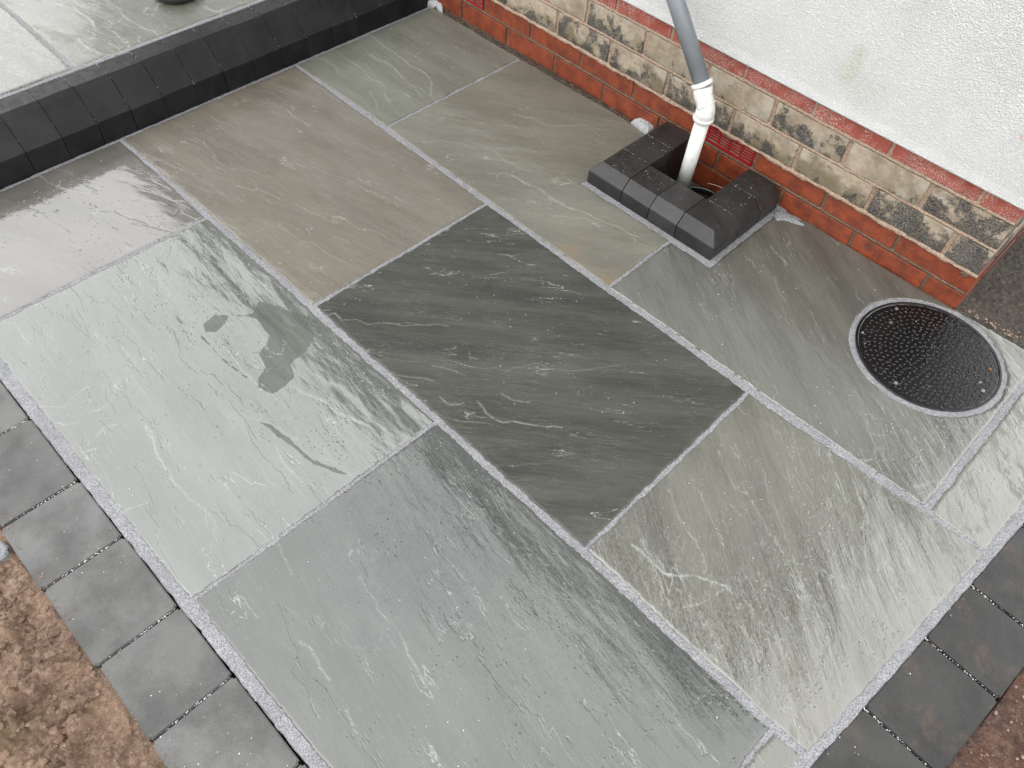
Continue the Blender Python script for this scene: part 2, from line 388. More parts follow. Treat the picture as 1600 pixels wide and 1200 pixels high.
def mat_render():
    n = NT('white_render')
    a = n.noise(n.co, 270, 3, 0.6, dist=0.3); b = n.noise(n.co, 700, 2, 0.6)
    c = n.mix(n.rng(n.noise(n.co, 5, 5, 0.6), 0.3, 0.7), (0.60, 0.60, 0.59), (0.65, 0.65, 0.64))
    c = n.mix(n.rng(a, 0.3, 0.45, 0.22, 0.0), c, (0.30, 0.31, 0.32))  # occlusion shade of the stipple hollows painted into the colour
    # small algae and rust marks
    def spot(c, p, r, col, k):
        d = n.t.nodes.new('ShaderNodeVectorMath'); d.operation = 'DISTANCE'; n.t.links.new(n.co, d.inputs[0]); d.inputs[1].default_value = p
        m = n.math('MULTIPLY', n.rng(d.outputs['Value'], r * 0.15, r, 1, 0), n.rng(n.noise(n.co, 170, 4, 0.7), 0.38, 0.62))
        return n.mix(n.math('MULTIPLY', m, k), c, col)
    for s in SPOTS: c = spot(c, *s)
    h = n.math('ADD', n.math('MULTIPLY', n.rng(a, 0.32, 0.68), 0.0030), n.math('MULTIPLY', b, 0.0010))
    n.set(Base_Color=c, Roughness=0.85, Normal=n.bump(h), Specular_IOR_Level=0.3)
    return n.m

WY = 1.866                      # face of the red bricks
RY = 1.846                      # face of the render
XC = -0.143                     # end of the wall
def ray(px, py):
    f = 1239.9; a, b = (px - 800) / f, (py - 600) / f
    return Vector([RIGHT[i] * a + DOWN[i] * b + FWD[i] for i in range(3)])
def G(px, py, z=0.0):
    r = ray(px, py); return Vector(CAM) + r * ((z - CAM[2]) / r.z)
def Wp(px, py, y=RY):
    r = ray(px, py); return Vector(CAM) + r * (y / r.y)
wall_origin = Vector((-1.2, WY, 0))
SPOTS = [(tuple(Wp(1340, 88) - wall_origin), 0.035, (0.32, 0.34, 0.16), 0.55), (tuple(Wp(1325, 115) - wall_origin), 0.05, (0.35, 0.37, 0.18), 0.45),
         (tuple(Wp(1595, 215) - wall_origin), 0.012, (0.6, 0.25, 0.15), 0.6), (tuple(Wp(1445, 3) - wall_origin), 0.012, (0.5, 0.35, 0.15), 0.6),
         (tuple(Wp(1350, 150) - wall_origin), 0.09, (0.42, 0.42, 0.34), 0.35)]

M_render = mat_render()
M_grout = mat_mortar('joint_mortar', (0.10, 0.10, 0.108), (0.31, 0.31, 0.325), scale=560, bump=0.0010)
M_grain = mat_simple('pale_grit', (0.42, 0.41, 0.42), 0.5)
M_block_dry = mat_block('grey_block', (0.024, 0.024, 0.024), (0.078, 0.076, 0.073), spec=0.5, rough=0.42)
M_block_wet = mat_block('wet_grey_block', (0.004, 0.004, 0.004), (0.021, 0.020, 0.019), spec=0.4, rough=0.38, soil=0.35)
M_kerb = mat_block('charcoal_kerb', (0.002, 0.0021, 0.0023), (0.0085, 0.0088, 0.0094), spec=0.22, rough=0.45)
M_bed = mat_simple('dark_bedding', (0.02, 0.018, 0.016), 0.9, 0.2, bump=0.004)
M_red = mat_redbrick('red_brick', (0.095, 0.018, 0.007), (0.195, 0.038, 0.012), dark=0.45)
M_red_up = mat_redbrick('weathered_shaded_red_brick', (0.19, 0.038, 0.026), (0.27, 0.06, 0.040), efflo=0.75, dark=0.5)
M_buff_low = [mat_buff('grimy_buff_brick', s_, .85) for s_ in (.46, .52)]
M_soot = mat_buff('sooty_buff_brick', .40)
M_ret = mat_redbrick('damp_shaded_brick', (0.05, 0.014, 0.008), (0.09, 0.022, 0.012), dark=0.8)  # return face: damp and its shade both put into the darker colour
M_buff = [mat_buff('buff_brick', s) for s in (0.47, 0.53, 0.60)]
M_mbrown = mat_mortar('brown_mortar', (0.075, 0.045, 0.026), (0.19, 0.125, 0.08), scale=300, bump=0.003)
M_mpink = mat_mortar('pink_mortar', (0.21, 0.145, 0.10), (0.42, 0.30, 0.22), scale=300, bump=0.003)
M_white = mat_simple('white_plastic', (0.60, 0.60, 0.57), 0.28, 0.5, dirt=(0.25, 0.23, 0.19), dscale=120, dlo=0.60, dhi=0.70)
M_greyp = mat_simple('grey_plastic', (0.165, 0.178, 0.195), 0.33, 0.5, dirt=(0.16, 0.16, 0.16), dscale=70, dlo=0.62, dhi=0.72)
M_black = mat_simple('black_plastic', (0.007, 0.007, 0.008), 0.25, 0.5, bump=0.0006, bscale=150)
M_airb = mat_simple('glazed_red_vent', (0.22, 0.006, 0.010), 0.2, 0.6, dirt=(0.45, 0.2, 0.15), dscale=120, dlo=0.66, dhi=0.76)
M_dark = mat_simple('dark_recess', (0.01, 0.008, 0.008), 0.9, 0.2)
M_dab = mat_simple('white_mortar_dab', (0.33, 0.335, 0.34), 0.6, 0.3, bump=0.006, bscale=90)
M_steel = mat_simple('dull_bolt', (0.15, 0.145, 0.13), 0.45, 0.5)
M_rust = mat_simple('rusty_bolt', (0.16, 0.07, 0.04), 0.6, 0.4)
M_rubber = mat_simple('black_rubber', (0.008, 0.008, 0.007), 0.35, 0.5)

def mat_water():
    n = NT('water'); n.set(Base_Color=(1, 1, 1), Roughness=0.0, IOR=1.33); n.p.inputs['Transmission Weight'].default_value = 1.0
    return n.m
M_water = mat_water()

# ------------------------------------------------------------------ paving
patio = empty('patio', (-1.0, 0.9, 0), kind='structure')
nodes = dict(k1=(-2.187, .637), k2=(-2.187, 1.254), k3=(-2.187, 1.850), a=(-1.718, 1.256), b=(-1.256, 1.243), c=(-.807, 1.245), d=(-.357, 1.234), e=(.089, 1.253),
             f=(.232, 1.250), g=(-1.717, .639), h=(-1.260, .651), i=(-.791, .645), j=(-.354, .651), l=(.107, .638), m=(.181, .642),
             n=(-1.723, .026), k0=(-2.187, .03), o=(-.797, .030), j3=(-1.725, 1.848), j5=(-.809, 1.50), j8=(.100, .40), B=(.13, .40), w7=(.092, 1.862), w6=(.258, 1.862))
N = nodes
SURR = (-1.132, 1.528, -0.688)           # x0, y0, x1 of the gully surround
LID = (-0.119, 1.660, 0.189)
def slab(poly, half, ang, seed, lo, hi, label=None, cut=None, name='paving_slab', z0=0.0, parent=patio, tilt=(0, 0), wav=1.0, rag=1.0, veins=(), darks=(), rusts=(), pools=(), **mk):
    """half: list of half joint width per edge (or a number)"""
    P = np.array(poly, float); n = len(P)
    if not hasattr(half, '__len__'): half = [half] * n
    # inset polygon edge by edge
    area = sum(P[i][0] * P[(i + 1) % n][1] - P[(i + 1) % n][0] * P[i][1] for i in range(n))
    if area < 0: P = P[::-1]; half = [half[(n - 2 - i) % n] for i in range(n)]
    L = []
    for i in range(n):
        a, b = P[i], P[(i + 1) % n]; d = (b - a) / np.linalg.norm(b - a); nn = np.array([-d[1], d[0]]); L.append((a + nn * half[i], d))
    Q = []
    for i in range(n):
        (p, d), (q, e) = L[i - 1], L[i]
        t = np.linalg.solve(np.array([d, -e]).T, q - p); Q.append(p + d * t[0])
    Q = np.array(Q); c = Q.mean(0)
    def sdf(x, y):
        d = sd_poly(x, y, Q)
        if cut is not None: d = np.maximum(d, cut(x, y))
        return d + rag * (0.0030 * fbm(x * 26 + seed * 7, y * 26, 3) + 0.0026 * fbm(x * 110, y * 110 + seed, 2))
    def hf(x, y):
        z = 0.0016 * wav * aniso(x, y, ang, 4, 9, seed * 3.1, seed, 3) + 0.0007 * wav * aniso(x, y, ang, 9, 30, seed, seed * 2, 3)
        for ln_, w_, a_ in veins:
            d, sgn = pl_dist(x, y, [G(px, py, z0) for px, py in ln_])
            z = z + 0.0009 * a_ * np.tanh(sgn * d / .0022) * np.exp(-d / .014)
        return z + tilt[0] * (x - c[0]) + tilt[1] * (y - c[1])
    bb = (Q[:, 0].min() - .01, Q[:, 1].min() - .01, Q[:, 0].max() + .01, Q[:, 1].max() + .01)
    me = sheet(name, sdf, bb, 0.0030, hf, z0=z0, origin=c, skirt=0.022)
    co = np.empty(len(me.vertices) * 3, np.float32); me.vertices.foreach_get('co', co); co = co.reshape(-1, 3)
    vx, vy = co[:, 0] + c[0], co[:, 1] + c[1]; A = np.zeros((len(co), 3), np.float32)
    for ln_, w_, a_ in veins:
        d, _ = pl_dist(vx, vy, [G(px, py, z0) for px, py in ln_]); A[:, 0] = np.maximum(A[:, 0], a_ * np.exp(-(d / w_) ** 2))
    for col_, lst in ((1, darks), (2, rusts)):
        for (px, py), r_, a_ in lst:
            g_ = G(px, py, z0); d = np.hypot(vx - g_.x, vy - g_.y) / r_; A[:, col_] = np.maximum(A[:, col_], a_ * np.exp(-d ** 2))
    pa = np.zeros(len(co), np.float32)
    for pg in pools:
        d = sd_poly(vx, vy, np.array([G(px, py, z0)[:2] for px, py in pg])) + .004 * fbm(vx * 60, vy * 60, 3)
        pa = np.maximum(pa, np.clip(.5 - (d + .0014) / .0060, 0, 1))
    ap = me.attributes.new('pool', 'FLOAT', 'POINT'); ap.data.foreach_set('value', pa.astype(np.float32))
    at = me.attributes.new('vein', 'FLOAT_VECTOR', 'POINT'); at.data.foreach_set('vector', A.ravel())
    mat = sandstone('sandstone', lo, hi, ang, seed, **mk)
    o = link(name, me, mat, parent, (c[0], c[1], 0))
    if label: o['label'] = label
    return o
R = math.radians
def pl_dist(x, y, pts_):
    P_ = [np.array([p.x, p.y]) for p in pts_]; Q_ = [P_[0]]
    for k_ in range(len(P_) - 1):          # subdivide with a small wander so the ridge is not ruled
        for t in (.33, .66, 1.0):
            q = P_[k_] * (1 - t) + P_[k_ + 1] * t
            if t < 1: q = q + (rngp.random(2) - .5) * .18 * np.linalg.norm(P_[k_ + 1] - P_[k_])
            Q_.append(q)
    x0_, y0_ = np.min(Q_, 0) - .05; x1_, y1_ = np.max(Q_, 0) + .05
    d = np.full(x.shape, 9.0); sg = np.zeros(x.shape); m_ = (x > x0_) & (x < x1_) & (y > y0_) & (y < y1_)
    xs_, ys_ = x[m_], y[m_]; dd = np.full(xs_.shape, 9.0); ss = np.zeros(xs_.shape)
    for a_, b_ in zip(Q_, Q_[1:]):
        e_ = b_ - a_; wx, wy = xs_ - a_[0], ys_ - a_[1]; t = np.clip((wx * e_[0] + wy * e_[1]) / (e_ @ e_ + 1e-12), 0, 1)
        q = np.hypot(wx - e_[0] * t, wy - e_[1] * t); c_ = np.sign(e_[0] * wy - e_[1] * wx)
        ss = np.where(q < dd, c_, ss); dd = np.minimum(dd, q)
    d[m_] = dd; sg[m_] = ss
    return d, sg
class _R:
    def __init__(s): s.k = 0
    def random(s, n_):
        s.k += 1; return _T[(s.k * 37) & 255, [(s.k * 11) & 255, (s.k * 53 + 9) & 255]]
rngp = _R()
def Z(ox, oy, sc_, *ls):
    """polylines read off an enlarged crop: offset, scale, then ((x, y), ...), width mm, strength"""
    return [([(ox + a / sc_, oy + b / sc_) for a, b in l], w_ * .62 / 1000, a_ * .31) for l, w_, a_ in ls]
V9 = Z(200, 400, 3.2, (((270, 250), (310, 310), (350, 345), (385, 420), (460, 500), (540, 560)), 1.5, -.5), (((580, 800), (700, 830), (780, 880), (850, 930), (870, 970), (950, 1010), (1040, 1035), (1130, 1110)), 2.0, .35),
       (((90, 850), (125, 900), (150, 1000), (200, 1080), (260, 1160)), 2, .8), (((740, 955), (800, 1060), (880, 1150)), 2, .7), (((830, 650), (960, 720), (1060, 790), (1200, 850)), 2, .8), (((30, 0), (150, 100), (160, 150), (240, 210)), 2, .5),
       (((950, 600), (1100, 690), (1220, 830), (1310, 900)), 1.5, .4)) + Z(0, 550, 4, (((340, 440), (420, 455), (490, 435)), 2.2, .7), (((600, 530), (650, 470), (730, 450)), 2.2, .7), (((910, 460), (960, 560), (990, 650)), 2.2, .9),
       (((1060, 770), (1170, 910), (1230, 950), (1310, 1020), (1350, 1080), (1340, 1140)), 2, .5), (((250, 340), (400, 345), (460, 280), (560, 210)), 2, .6), (((560, 385), (640, 350), (720, 250), (745, 160)), 2, .5), (((500, 630), (610, 600)), 2, .7), (((780, 990), (870, 960), (930, 930)), 2, .7))
POOL9 = [[(395, 655), (382, 650), (425, 664), (440, 676), (470, 700), (490, 718), (545, 740), (540, 744), (485, 724), (462, 704), (435, 684), (420, 670)], [(309, 520), (300, 510), (322, 530), (338, 548), (352, 562), (388, 590), (384, 592), (345, 562), (330, 546), (315, 530)], [(200 + a / 3.2, 400 + b / 3.2) for a, b in ((370, 340), (440, 290), (560, 300), (640, 318), (700, 400), (690, 440), (655, 490), (685, 560), (650, 600), (640, 655), (720, 692), (800, 645), (835, 600), (810, 545), (890, 480), (930, 410), (900, 330), (780, 260), (650, 225), (620, 285), (560, 300), (520, 290), (480, 340), (440, 385), (385, 380))]]
V7 = Z(900, 700, 3.2, (((280, 485), (340, 530), (400, 590), (440, 630), (520, 642), (600, 640), (680, 668), (750, 690), (780, 725)), 3.2, 1.0), (((455, 200), (490, 280), (530, 370), (600, 460), (640, 550), (655, 600), (640, 625)), 2.2, .8),
       (((305, 390), (340, 490), (400, 580)), 2.2, .9), (((520, 805), (620, 780), (700, 730), (740, 705)), 2, .7), (((340, 460), (380, 520), (420, 570)), 1.8, .7), (((750, 240), (790, 300), (830, 350)), 1.8, .5), (((1100, 150), (1190, 300), (1230, 420)), 1.6, .5),
       (((1300, 220), (1350, 330), (1400, 420)), 1.6, .5), (((590, 925), (620, 1000), (700, 1060)), 2, .6), (((870, 760), (900, 840)), 1.8, .6))
V4 = Z(400, 0, 3.2, (((1160, 865), (1290, 880), (1350, 920), (1430, 950), (1500, 1010), (1590, 1050)), 2.2, .8), (((1130, 735), (1200, 760), (1250, 810), (1370, 860)), 2, .6), (((1130, 730), (1300, 740), (1440, 775)), 2, .6), (((870, 710), (1010, 712), (1100, 740)), 1.8, .5)) + \
     Z(800, 0, 3.2, (((0, 880), (60, 910), (200, 990), (380, 1070), (520, 1130), (640, 1190)), 2.4, .8), (((0, 575), (100, 590), (170, 630), (300, 630), (480, 650)), 2.2, .7), (((60, 740), (160, 770)), 2, .6), (((200, 1080), (360, 1090), (480, 1140)), 2, .6), (((380, 720), (420, 700), (460, 715), (400, 730)), 2, .5))
V3 = Z(400, 0, 3.2, (((560, 170), (690, 260), (760, 320), (850, 370), (880, 420), (875, 480)), 2.6, .9), (((520, 225), (600, 290), (700, 350), (800, 440), (830, 490)), 2.2, .7), (((350, 240), (480, 310), (560, 380), (640, 430), (670, 510)), 2.2, .8), (((280, 290), (350, 300), (400, 340), (410, 370)), 2, .7),
       (((570, 460), (600, 510), (610, 555)), 2, .7), (((800, 100), (900, 140), (960, 170)), 2, .6), (((950, 330), (1020, 390)), 1.8, .5))
V10 = Z(300, 850, 3.2, (((835, 160), (900, 260), (960, 360), (1060, 495)), 2.2, .5), (((1060, 495), (1100, 580), (1170, 720)), 2.2, .8), (((1250, 90), (1340, 190), (1420, 270), (1460, 350)), 2, .5), (((430, 0), (470, 80), (500, 150)), 2, .6), (((540, 490), (600, 530), (640, 620), (690, 680)), 2.4, .7),
        (((770, 830), (800, 900), (840, 970)), 2, .7), (((240, 260), (290, 320), (330, 370)), 2, .6), (((380, 340), (420, 450), (470, 570)), 1.6, -.4), (((1200, 350), (1250, 460)), 2, .6), (((620, 360), (660, 400), (640, 430)), 2, .6))
V2 = Z(500, 320, 3.2, (((790, 985), (870, 1070), (1000, 1090), (1090, 1105), (1210, 1115)), 2.6, .95), (((910, 945), (960, 975), (1050, 985)), 2.2, .8), (((600, 960), (650, 1000), (720, 990)), 2.2, .8), (((120, 575), (300, 590), (480, 600), (640, 605)), 2.0, .75),
       (((745, 735), (750, 765), (790, 772)), 1.8, .7), (((920, 840), (1080, 790), (1180, 830), (1300, 830), (1500, 800)), 1.8, .45), (((330, 840), (450, 860), (560, 880)), 2, .6), (((630, 1060), (760, 1085), (860, 1100)), 1.8, .6), (((560, 800), (640, 820), (720, 850)), 1.8, .7), (((30, 550), (70, 540), (110, 580)), 2, .8))
V1 = Z(400, 0, 3.2, (((290, 660), (520, 720), (700, 800)), 3, .22), (((0, 940), (60, 970)), 2, .5), (((720, 830), (760, 820), (740, 850)), 2, .4))
V5 = Z(1200, 250, 4, (((540, 780), (560, 860), (600, 900)), 2, .6), (((40, 730), (60, 800), (110, 880)), 2, .7), (((260, 940), (300, 1020), (350, 1130)), 2, .7), (((20, 540), (100, 620), (130, 700)), 2, .5), (((250, 560), (280, 620)), 2, .5), (((800, 780), (820, 820)), 1.8, .5)) + \
     Z(1300, 600, 4.8, (((240, 230), (290, 225), (320, 270), (340, 330)), 2, .7), (((280, 360), (340, 390), (385, 380)), 2, .6), (((220, 568), (300, 566)), 2, .8), (((160, 40), (200, 100), (240, 160)), 2, .5), (((610, 770), (690, 760), (740, 735), (840, 740)), 2, .4))
def cut_surr(x, y):           # outside the surround with its mortar fillet
    x0, y0, x1 = SURR; m = 0.017
    dx = np.maximum((x0 - 0.006) - x, x - (x1 + m)); dy = (y0 - m * 1.25) - y
    return -np.maximum(dx, dy)
def cut_lid(x, y): return (LID[2] + 0.0) - np.hypot(x - LID[0], y - LID[1])
def cut_both(x, y): return np.maximum(cut_surr(x, y), cut_lid(x, y))
J = 0.0044
slab([N['k1'], N['k2'], N['b'], N['h']], [.012, J, J, J], R(12), 1, (.135, .112, .088), (.205, .185, .148), 'brown grey paving slab against the long kerb', line=.35, wet=.3, rip=.6, ior=1.5, steps=4, streak=1.1, veins=V1)
slab([N['h'], N['b'], N['d'], N['j']], [J, J, J, J], R(40), 2, (.023, .0235, .018), (.082, .083, .068), 'dark charcoal streaked paving slab at the centre', line=.55, wet=.3, rip=.8, ior=1.35, steps=5, streak=1.3, elong=7, veins=V2)
slab([N['k2'], N['k3'], N['j3'], N['a']], [.012, .0, J, J], R(2), 3, (.130, .130, .105), (.210, .212, .175), line=.35, wet=.3, rip=.7, ior=1.5, steps=5, veins=V3)
slab([N['a'], N['j3'], (-1.05, 1.850), (-1.05, 1.7), (-.809, 1.6), N['j5'], N['c']], [J, .0, 0, 0, J, J, J], R(34), 4, (.145, .138, .108), (.225, .212, .172), line=.45, wet=.3, rip=.7, ior=1.5, steps=5, cut=cut_surr, veins=V4, rusts=[((890, 393), .035, .6), ((845, 432), .035, .5), ((950, 435), .03, .7), ((915, 372), .012, .6)])
slab([N['c'], N['j5'], (-.809, 1.6), (-.70, 1.80), (-.64, 1.845), (-.60, 1.866), (-.2, 1.858), (-.13, 1.862), N['w7'], N['e']], [J, J, 0, 0, 0, 0, 0, 0, .008, J], R(-33), 5, (.082, .084, .069), (.188, .192, .162), line=.35, wet=.7, rip=1.0, ior=1.9, steps=6, cut=cut_both, streak=1.6, elong=6.5, veins=V5)
slab([N['e'], N['w7'], N['w6'], N['f']], [.008, .0, .012, J], R(-41), 6, (.15, .15, .12), (.23, .23, .19), line=.4, wet=.9, rip=1.2, ior=1.9, steps=6, brkup=.9)
slab([N['j'], N['d'], N['f'], N['m']], [J, J, .009, .006], R(-36), 7, (.086, .083, .060), (.195, .192, .156), line=.35, wet=.95, rip=1.1, ior=2.0, brkup=.45, steps=6, streak=1.6, elong=6.5, stain=(.15, .13, .08), veins=V7)
slab([N['k0'], N['k1'], N['g'], N['n']], [.012, 0.006, J, J], R(21), 8, (.125, .114, .098), (.19, .176, .158), line=.2, wet=1.2, rip=.16, ior=1.9, steps=2, wav=.35)
slab([N['n'], N['g'], N['i'], N['o']], [J, J, J, .004], R(-4), 9, (.080, .089, .074), (.146, .158, .134), 'pale green grey paving slab with wet patches', line=.45, wet=1.1, rip=.5, ior=2.0, steps=6, wav=1.3, veins=V9, pools=POOL9)
slab([N['o'], N['i'], N['l'], (.100, .034)], [J, J, J, .009], R(-9), 10, (.055, .060, .053), (.106, .113, .102), line=.4, wet=1.1, rip=.7, ior=1.75, steps=5, veins=V10, darks=[((640, 850), .16, .75), ((700, 900), .09, .6), ((600, 985), .08, .3)])
slab([(.10, .30), N['l'], N['m'], (.12, .30)], [J, J, .011, 0], R(-20), 12, (.14, .14, .11), (.2, .2, .165), line=.4, wet=.6, rip=1, ior=1.7)
# hidden continuation of slab 10 towards the bottom edge is the slab itself (its lower corner lies below the frame)

# bed of pale jointing mortar
def bed_sdf(x, y):
    P = [(-2.192, 1.852), (-1.6, 1.850), (-1.15, 1.850), (-1.1, 1.9), (-.66, 1.9), (-.66, 1.862), (-.6, 1.868), (-.14, 1.860), (.281, 1.868), (.2515, 1.372), (.2345, 1.161), (.2225, .992), (.2055, .79), (.1895, .622), (.155, .30), (-.4, .019), (-.8, .0125), (-1.2, .007), (-1.6, .002), (-2.19, -.004)]
    pit = -np.maximum(np.maximum(-1.01 - x, x + .804), 1.64 - y)
    return np.maximum(sd_poly(x, y, P), pit) + 0.003 * fbm(x * 60, y * 60, 3)
me = sheet('mortar_joint', bed_sdf, (-2.2, -.02, .31, 1.9), 0.006, lambda x, y: 0.0012 * fbm(x * 90, y * 90, 3) + 0.0008 * fbm(x * 12, y * 12, 2), z0=-.0024, origin=(-1, .9), skirt=0.03, edge_drop=0.004, edge_w=0.006)
link('mortar_joint', me, M_grout, patio, (-1, .9, 0), label='pale grey sandy jointing mortar between the slabs')

# ------------------------------------------------------------------ raised patio behind the kerb
KZ = 0.142
raised = empty('raised_patio', (-3.0, .9, KZ), kind='structure')
slab([(-3.9, .10), (-3.9, .650), (-2.352, .640), (-2.352, .1)], [.0, .007, .010, .0], R(14), 21, (.12, .12, .10), (.22, .22, .19), z0=KZ + .003, parent=raised, line=.7, wet=.7, rip=2.2, ior=1.7, steps=9, tilt=(0, 0), wav=.9)
slab([(-3.9, .650), (-3.9, 1.86), (-2.352, 1.86), (-2.352, .640)], [0, 0, .010, .007], R(14), 22, (.150, .150, .120), (.23, .23, .19), z0=KZ, parent=raised, line=.8, wet=.5, rip=.9, ior=1.6, steps=8, veins=Z(0, 0, 3.2, (((260, 10), (370, 40), (450, 100), (470, 130)), 3, .9), (((530, 0), (620, 80), (700, 130), (790, 175)), 3, .9), (((390, 190), (440, 240), (490, 265), (580, 275)), 3, .9), (((560, 155), (600, 190), (640, 210)), 3, .7), (((400, 180), (520, 200), (600, 250)), 2.5, .6)))
me = sheet('mortar_joint', lambda x, y: sd_poly(x, y, [(-3.95, .05), (-3.95, 1.9), (-2.346, 1.9), (-2.346, .05)]) + 0.002 * fbm(x * 60, y * 60, 3), (-3.97, 0, -2.34, 1.92), 0.012, lambda x, y: 0.001 * fbm(x * 90, y * 90, 3), z0=KZ - .002, origin=(-3, .9), skirt=0.2)
link('mortar_joint', me, M_grout, raised, (-3, .9, 0))

# ------------------------------------------------------------------ kerb along the raised patio
kerb = empty('kerb', (-2.19, 1.0, 0), label='long black splayed kerb stepping up to the raised patio', cat='kerb')
def profile_block(name, prof, length, bev=0.0022, jit=0.0006):
    """extrude (x,z) profile along y, centred"""
    bm = bmesh.new(); r0 = []; r1 = []
    for x, z in prof:
        jx, jz = random.uniform(-jit, jit), random.uniform(-jit, jit)
        r0.append(bm.verts.new((x + jx, -length / 2, z + jz))); r1.append(bm.verts.new((x + jx, length / 2, z + jz)))
    k = len(prof)
    for i in range(k): bm.faces.new((r0[i], r0[(i + 1) % k], r1[(i + 1) % k], r1[i]))
    bm.faces.new(r0); bm.faces.new(r1)
    bmesh.ops.recalc_face_normals(bm, faces=bm.faces[:])
    bmesh.ops.bevel(bm, geom=bm.edges[:], offset=bev, segments=2, affect='EDGES', profile=0.55)
    return bm_mesh(name, bm)
KP = [(0, -.03), (0, .066), (-.007, .073), (-.062, .134), (-.078, KZ + .003), (-.150, KZ + .001), (-.150, -.03)]
kmeshes = [profile_block('kerb_block', KP, 0.1024, bev=.0013) for _ in range(5)]
for kme in kmeshes: kme.materials.append(M_kerb)
ys = [.388 + .1033 * (i - 4) for i in range(0, 20)]
for i in range(len(ys) - 1):
    yc = (ys[i] + ys[i + 1]) / 2
    if yc > 1.84: break
    link('kerb_block', kmeshes[i % 5], None, kerb, (-2.190 + random.uniform(-.001, .001), yc, random.uniform(-.0012, .0012)), (0, random.uniform(-.008, .008), random.uniform(-.004, .004)))
link('bedding', box_mesh('bedding', .06, 1.9, .10, 0), M_bed, kerb, (-2.300, .92, .035))

# ------------------------------------------------------------------ edging blocks
edge_l = empty('block_edging', (-1.0, -.07, 0), label='row of grey concrete edging blocks beside the brown soil', cat='edging', group='block edgings round the patio')
edge_r = empty('block_edging', (.28, 1.0, 0), label='row of darker wet edging blocks along the right edge of the patio', cat='edging', group='block edgings round the patio')
def quad_block(corners, par, mat, thick=.06, z=-.003):
    c = Vector((sum(p[0] for p in corners) / 4, sum(p[1] for p in corners) / 4, 0))
    bm = bmesh.new(); top = [bm.verts.new((p[0] - c.x, p[1] - c.y, random.uniform(-.0008, .0008))) for p in corners]
    bot = [bm.verts.new((p[0] - c.x, p[1] - c.y, -thick)) for p in corners]
    bm.faces.new(top); bm.faces.new(bot[::-1])
    for i in range(4): bm.faces.new((top[i], bot[i], bot[(i + 1) % 4], top[(i + 1) % 4]))
    bmesh.ops.recalc_face_normals(bm, faces=bm.faces[:])
    vert = [e for e in bm.edges if abs(e.verts[0].co.z - e.verts[1].co.z) > .03]
    bmesh.ops.bevel(bm, geom=vert, offset=.0045, segments=3, affect='EDGES')
    rim = [e for e in bm.edges if all(v.co.z > -.01 for v in e.verts) and len(e.link_faces) == 2 and any(abs(f.normal.z) < .5 for f in e.link_faces)]
    bmesh.ops.bevel(bm, geom=rim, offset=.0022, segments=2, affect='EDGES')
    me = bm_mesh('edging_block', bm)
    return link('edging_block', me, mat, par, (c.x, c.y, z))
xs = [-1.60, -1.402, -1.186, -1.008, -.805, -.626, -.424, -.24]
for x0, x1 in zip(xs, xs[1:]):
    g = .0012
    yy0 = -.156 + random.uniform(-.002, .002) + (x0 + 1.2) * .014; yy1 = .004 + (x0 + 1.4) * .013
    quad_block([(x0 + g, yy0), (x1 - g, yy0), (x1 - g, yy1), (x0 + g, yy1)], edge_l, M_block_dry)
yb = [(.455, .170, .27), (.622, .188, .300), (.790, .204, .330), (.992, .221, .378), (1.161, .233, .380), (1.372, .250, .40), (1.56, .262, .41), (1.75, .272, .42)]
for (y0, xa, xb), (y1, xc, xd) in zip(yb, yb[1:]):
    g = .0012
    quad_block([(xa, y0 + g), (xa + .152, y0 - .008 + g), (xc + .152, y1 - .008 - g), (xc, y1 - g)], edge_r, M_block_wet)
link('bedding', box_mesh('bedding', 1.4, .135, .05, 0), M_bed, edge_l, (-.92, -.076, -.040))
bdm = mesh_pd('bedding', [(.16, .45, -.02), (.30, .45, -.02), (.41, 1.75, -.02), (.27, 1.75, -.02)], [(0, 1, 2, 3)])
link('bedding', bdm, M_bed, edge_r, (0, 0, 0))

# ------------------------------------------------------------------ ground: soil, tarmac
def mat_soil(name, c0, c1, c2, tint=None):
    n = NT(name); a = n.noise(n.co, 13, 8, 0.7); b = n.noise(n.co, 90, 5, 0.75); v = n.vor(n.co, 130, outp='Color')
    c = n.mix(n.rng(a, 0.32, 0.68), c0, c1); c = n.mix(n.rng(b, 0.45, 0.65, 0, 0.7), c, c2)
    c = n.mix(n.rng(n.noise(n.co, 300, 3, .8), 0.55, 0.68, 0, 0.8), c, c2)
    if tint: c = n.mix(n.rng(n.noise(n.co, 8, 5, 0.65), 0.52, 0.64, 0, 0.6), c, tint)
    n.set(Base_Color=c, Roughness=n.rng(a, .4, .6, .45, .8), Specular_IOR_Level=.4, Normal=n.bump(n.math('ADD', n.math('MULTIPLY', b, .006), n.math('MULTIPLY', n.noise(n.co, 260, 3, .8), .004))))
    return n.m
M_soil = mat_soil('brown_soil', (.095, .055, .036), (.215, .135, .092), (.32, .225, .165), tint=(.14, .105, .055))
M_rsoil = mat_soil('red_soil', (.030, .012, .007), (.080, .034, .020), (.14, .08, .055))
M_tar = mat_soil('gritty_tarmac', (.020, .016, .012), (.050, .040, .031), (.105, .085, .065))
gm = mesh_pd('ground', [(-60, -60, -.09), (60, -60, -.09), (60, 60, -.09), (-60, 60, -.09)], [(0, 1, 2, 3)])
link('ground', gm, mat_soil('far_ground', (.06, .04, .03), (.10, .07, .05), (.12, .09, .07)), kind='structure')
def soil_h(x, y):
    d = np.clip((-.156 - y) / .05, 0, 1)
    z = .030 * fbm(x * 11, y * 11, 5, .55) + .014 * np.abs(fbm(x * 45, y * 45, 4, .65))
    lump = np.clip(fbm(x * 26 + 40, y * 26, 3) - .10, 0, 1) * .11
    return -.016 + z * (0.15 + .85 * d) + lump * d - .004 * (1 - d)
